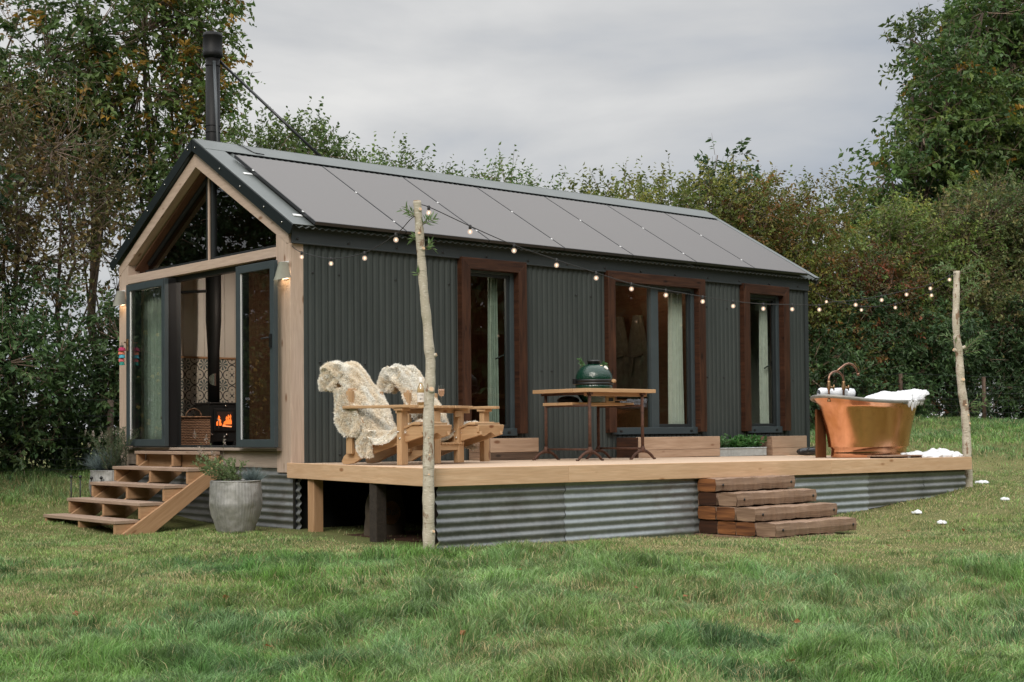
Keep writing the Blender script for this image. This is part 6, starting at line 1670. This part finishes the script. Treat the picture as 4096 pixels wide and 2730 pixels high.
# opposite side of the meadow (mirrored in the glass)
rr = random.Random(9); bl = []
for k in range(40):
    a = R_(150 + k * 5.2); d = 34 + rr.uniform(-3, 3)
    for z, r in ((1.2, 2.6), (4.2, 2.8), (7.4, 2.4 + rr.uniform(-.9, .6))):
        bl.append((3 + d * math.cos(a) , -3 + d * math.sin(a), z + rr.uniform(-.8, .8), r, r * .7, r))
t = thing('treeline', 'dark far treeline around the other sides of the meadow, mirrored in the glass', 'treeline', (0, -36, 0)); t['kind'] = 'stuff'
NL += crown(t, bl, 4.5, .55, DARK, leaves_per=8, spray_len=1.6, seed=40, twigf=.05, twigr=.02)
# yellow flowered shrub mirrored in the door glass
t = thing('rose_bush', 'yellow flowered climbing shrub reflected in the gable doors', 'shrub', (-2.5, 5.2, gz1(-2.5, 5.2)))
bl = [(-3.2 + .55 * k, 5.0 + .3 * (k % 2), z, .45, .35, .45) for k in range(4) for z in (.1, .75, 1.3)]
crown(t, bl, 120, .07, DARK + GREEN, leaves_per=8, spray_len=.3, seed=41, twigf=.3)
P = []; 
for b in bl:
    for k in range(14):
        v = Vector((rnd.gauss(0, 1), rnd.gauss(0, 1), rnd.gauss(0, 1))).normalized(); P.append((b[0] + v.x * b[3], b[1] + v.y * b[4], b[2] + v.z * b[5]))
Q = np.repeat(np.array(P), 12, 0); Dq = rng.normal(size=Q.shape)
foliage('flowers', Q, Dq, np.full(len(Q), .034), np.full(len(Q), .036), np.repeat([[.75, .60, .20]], len(Q), 0) * (.8 + .3 * rng.random((len(Q), 1))), t)
print('leaves', NL)

# a few fallen leaves on the grass
fl_ = [(rnd.uniform(-5, 4), rnd.uniform(-8.5, -4.2)) for _ in range(14)]
for k in range(23):
    x, y = fl_[k - 9] if k > 8 else [(-4.9, -8.4), (-4.4, -8.3), (-2.4, -8.1), (-2.2, -7.2), (-1.2, -4.9), (-.9, -6.1), (-5.0, -7.9), (.6, -6.2), (2.2, -5.5)][k]
    o = foliage('fallen_leaf', np.array([(x, y, gz1(x, y) + .055)]), np.array([(rnd.gauss(0, 1), rnd.gauss(0, 1), .15)]), np.array([.05]), np.array([.036]), np.array([(.30, .13, .05)]), None)
    tag(o, 'small curled orange brown leaf lying on the grass in front of the deck', 'fallen leaf', 'fallen leaves on the grass')

# ------------------------------------------------------------------ light
w = bpy.data.worlds.new('World'); sc.world = w; w.use_nodes = True
nt = w.node_tree; nt.nodes.clear()
N = nt.nodes.new; Lk = nt.links.new
out = N('ShaderNodeOutputWorld'); bg = N('ShaderNodeBackground'); bg2 = N('ShaderNodeBackground'); mixs = N('ShaderNodeMixShader')
sky = N('ShaderNodeTexSky'); sky.sky_type = 'NISHITA'; sky.sun_disc = False
SE, SR = R_(38), None
sund = Vector((-.80, -.60, 0)).normalized()      # towards the sun, horizontally
sky.sun_elevation = SE; sky.sun_rotation = math.atan2(sund.x, sund.y)
Lk(sky.outputs[0], bg.inputs[0]); bg.inputs[1].default_value = .06
tc = N('ShaderNodeTexCoord'); mp = N('ShaderNodeMapping'); mp.inputs['Scale'].default_value = (1, 1, 3.6); mp.inputs['Rotation'].default_value = (0, .12, .5); Lk(tc.outputs['Generated'], mp.inputs[0])
n1 = N('ShaderNodeTexNoise'); n1.inputs['Scale'].default_value = 2.3; n1.inputs['Detail'].default_value = 6; n1.inputs['Roughness'].default_value = .5; n1.inputs['Distortion'].default_value = .35; Lk(mp.outputs[0], n1.inputs['Vector'])
rp = N('ShaderNodeValToRGB'); e = rp.color_ramp.elements
e[0].position = .34; e[0].color = (.42, .455, .51, 1); e[1].position = .66; e[1].color = (.80, .79, .77, 1)
em = e.new(.5); em.color = (.61, .615, .62, 1)
Lk(n1.outputs['Fac'], rp.inputs[0])
sep = N('ShaderNodeSeparateXYZ'); Lk(tc.outputs['Generated'], sep.inputs[0])
mr = N('ShaderNodeMapRange'); mr.inputs['From Min'].default_value = .30; mr.inputs['From Max'].default_value = .95; mr.inputs['To Min'].default_value = 1.0; mr.inputs['To Max'].default_value = 3.6; mr.interpolation_type = 'SMOOTHSTEP'; Lk(sep.outputs[2], mr.inputs[0])
vm = N('ShaderNodeVectorMath'); vm.operation = 'SCALE'; Lk(rp.outputs[0], vm.inputs[0]); Lk(mr.outputs[0], vm.inputs['Scale'])
Lk(vm.outputs[0], bg2.inputs[0]); bg2.inputs[1].default_value = .74
mixs.inputs[0].default_value = .93; Lk(bg.outputs[0], mixs.inputs[1]); Lk(bg2.outputs[0], mixs.inputs[2]); Lk(mixs.outputs[0], out.inputs[0])
sl_ = bpy.data.lights.new('sun', 'SUN'); sl_.energy = 1.5; sl_.angle = R_(22); sl_.color = (1.0, .93, .83)
so = bpy.data.objects.new('sun', sl_); COL.objects.link(so)
dirv = Vector((sund.x * math.cos(SE), sund.y * math.cos(SE), math.sin(SE)))
so.rotation_euler = dirv.to_track_quat('Z', 'Y').to_euler()
vs = sc.view_settings; vs.view_transform = 'Standard'; vs.look = 'None'; vs.exposure = .48; vs.gamma = 1
sc.cycles.max_bounces = 8; sc.cycles.transparent_max_bounces = 16; sc.cycles.caustics_reflective = False; sc.cycles.caustics_refractive = False
sc.cycles.use_denoising = True
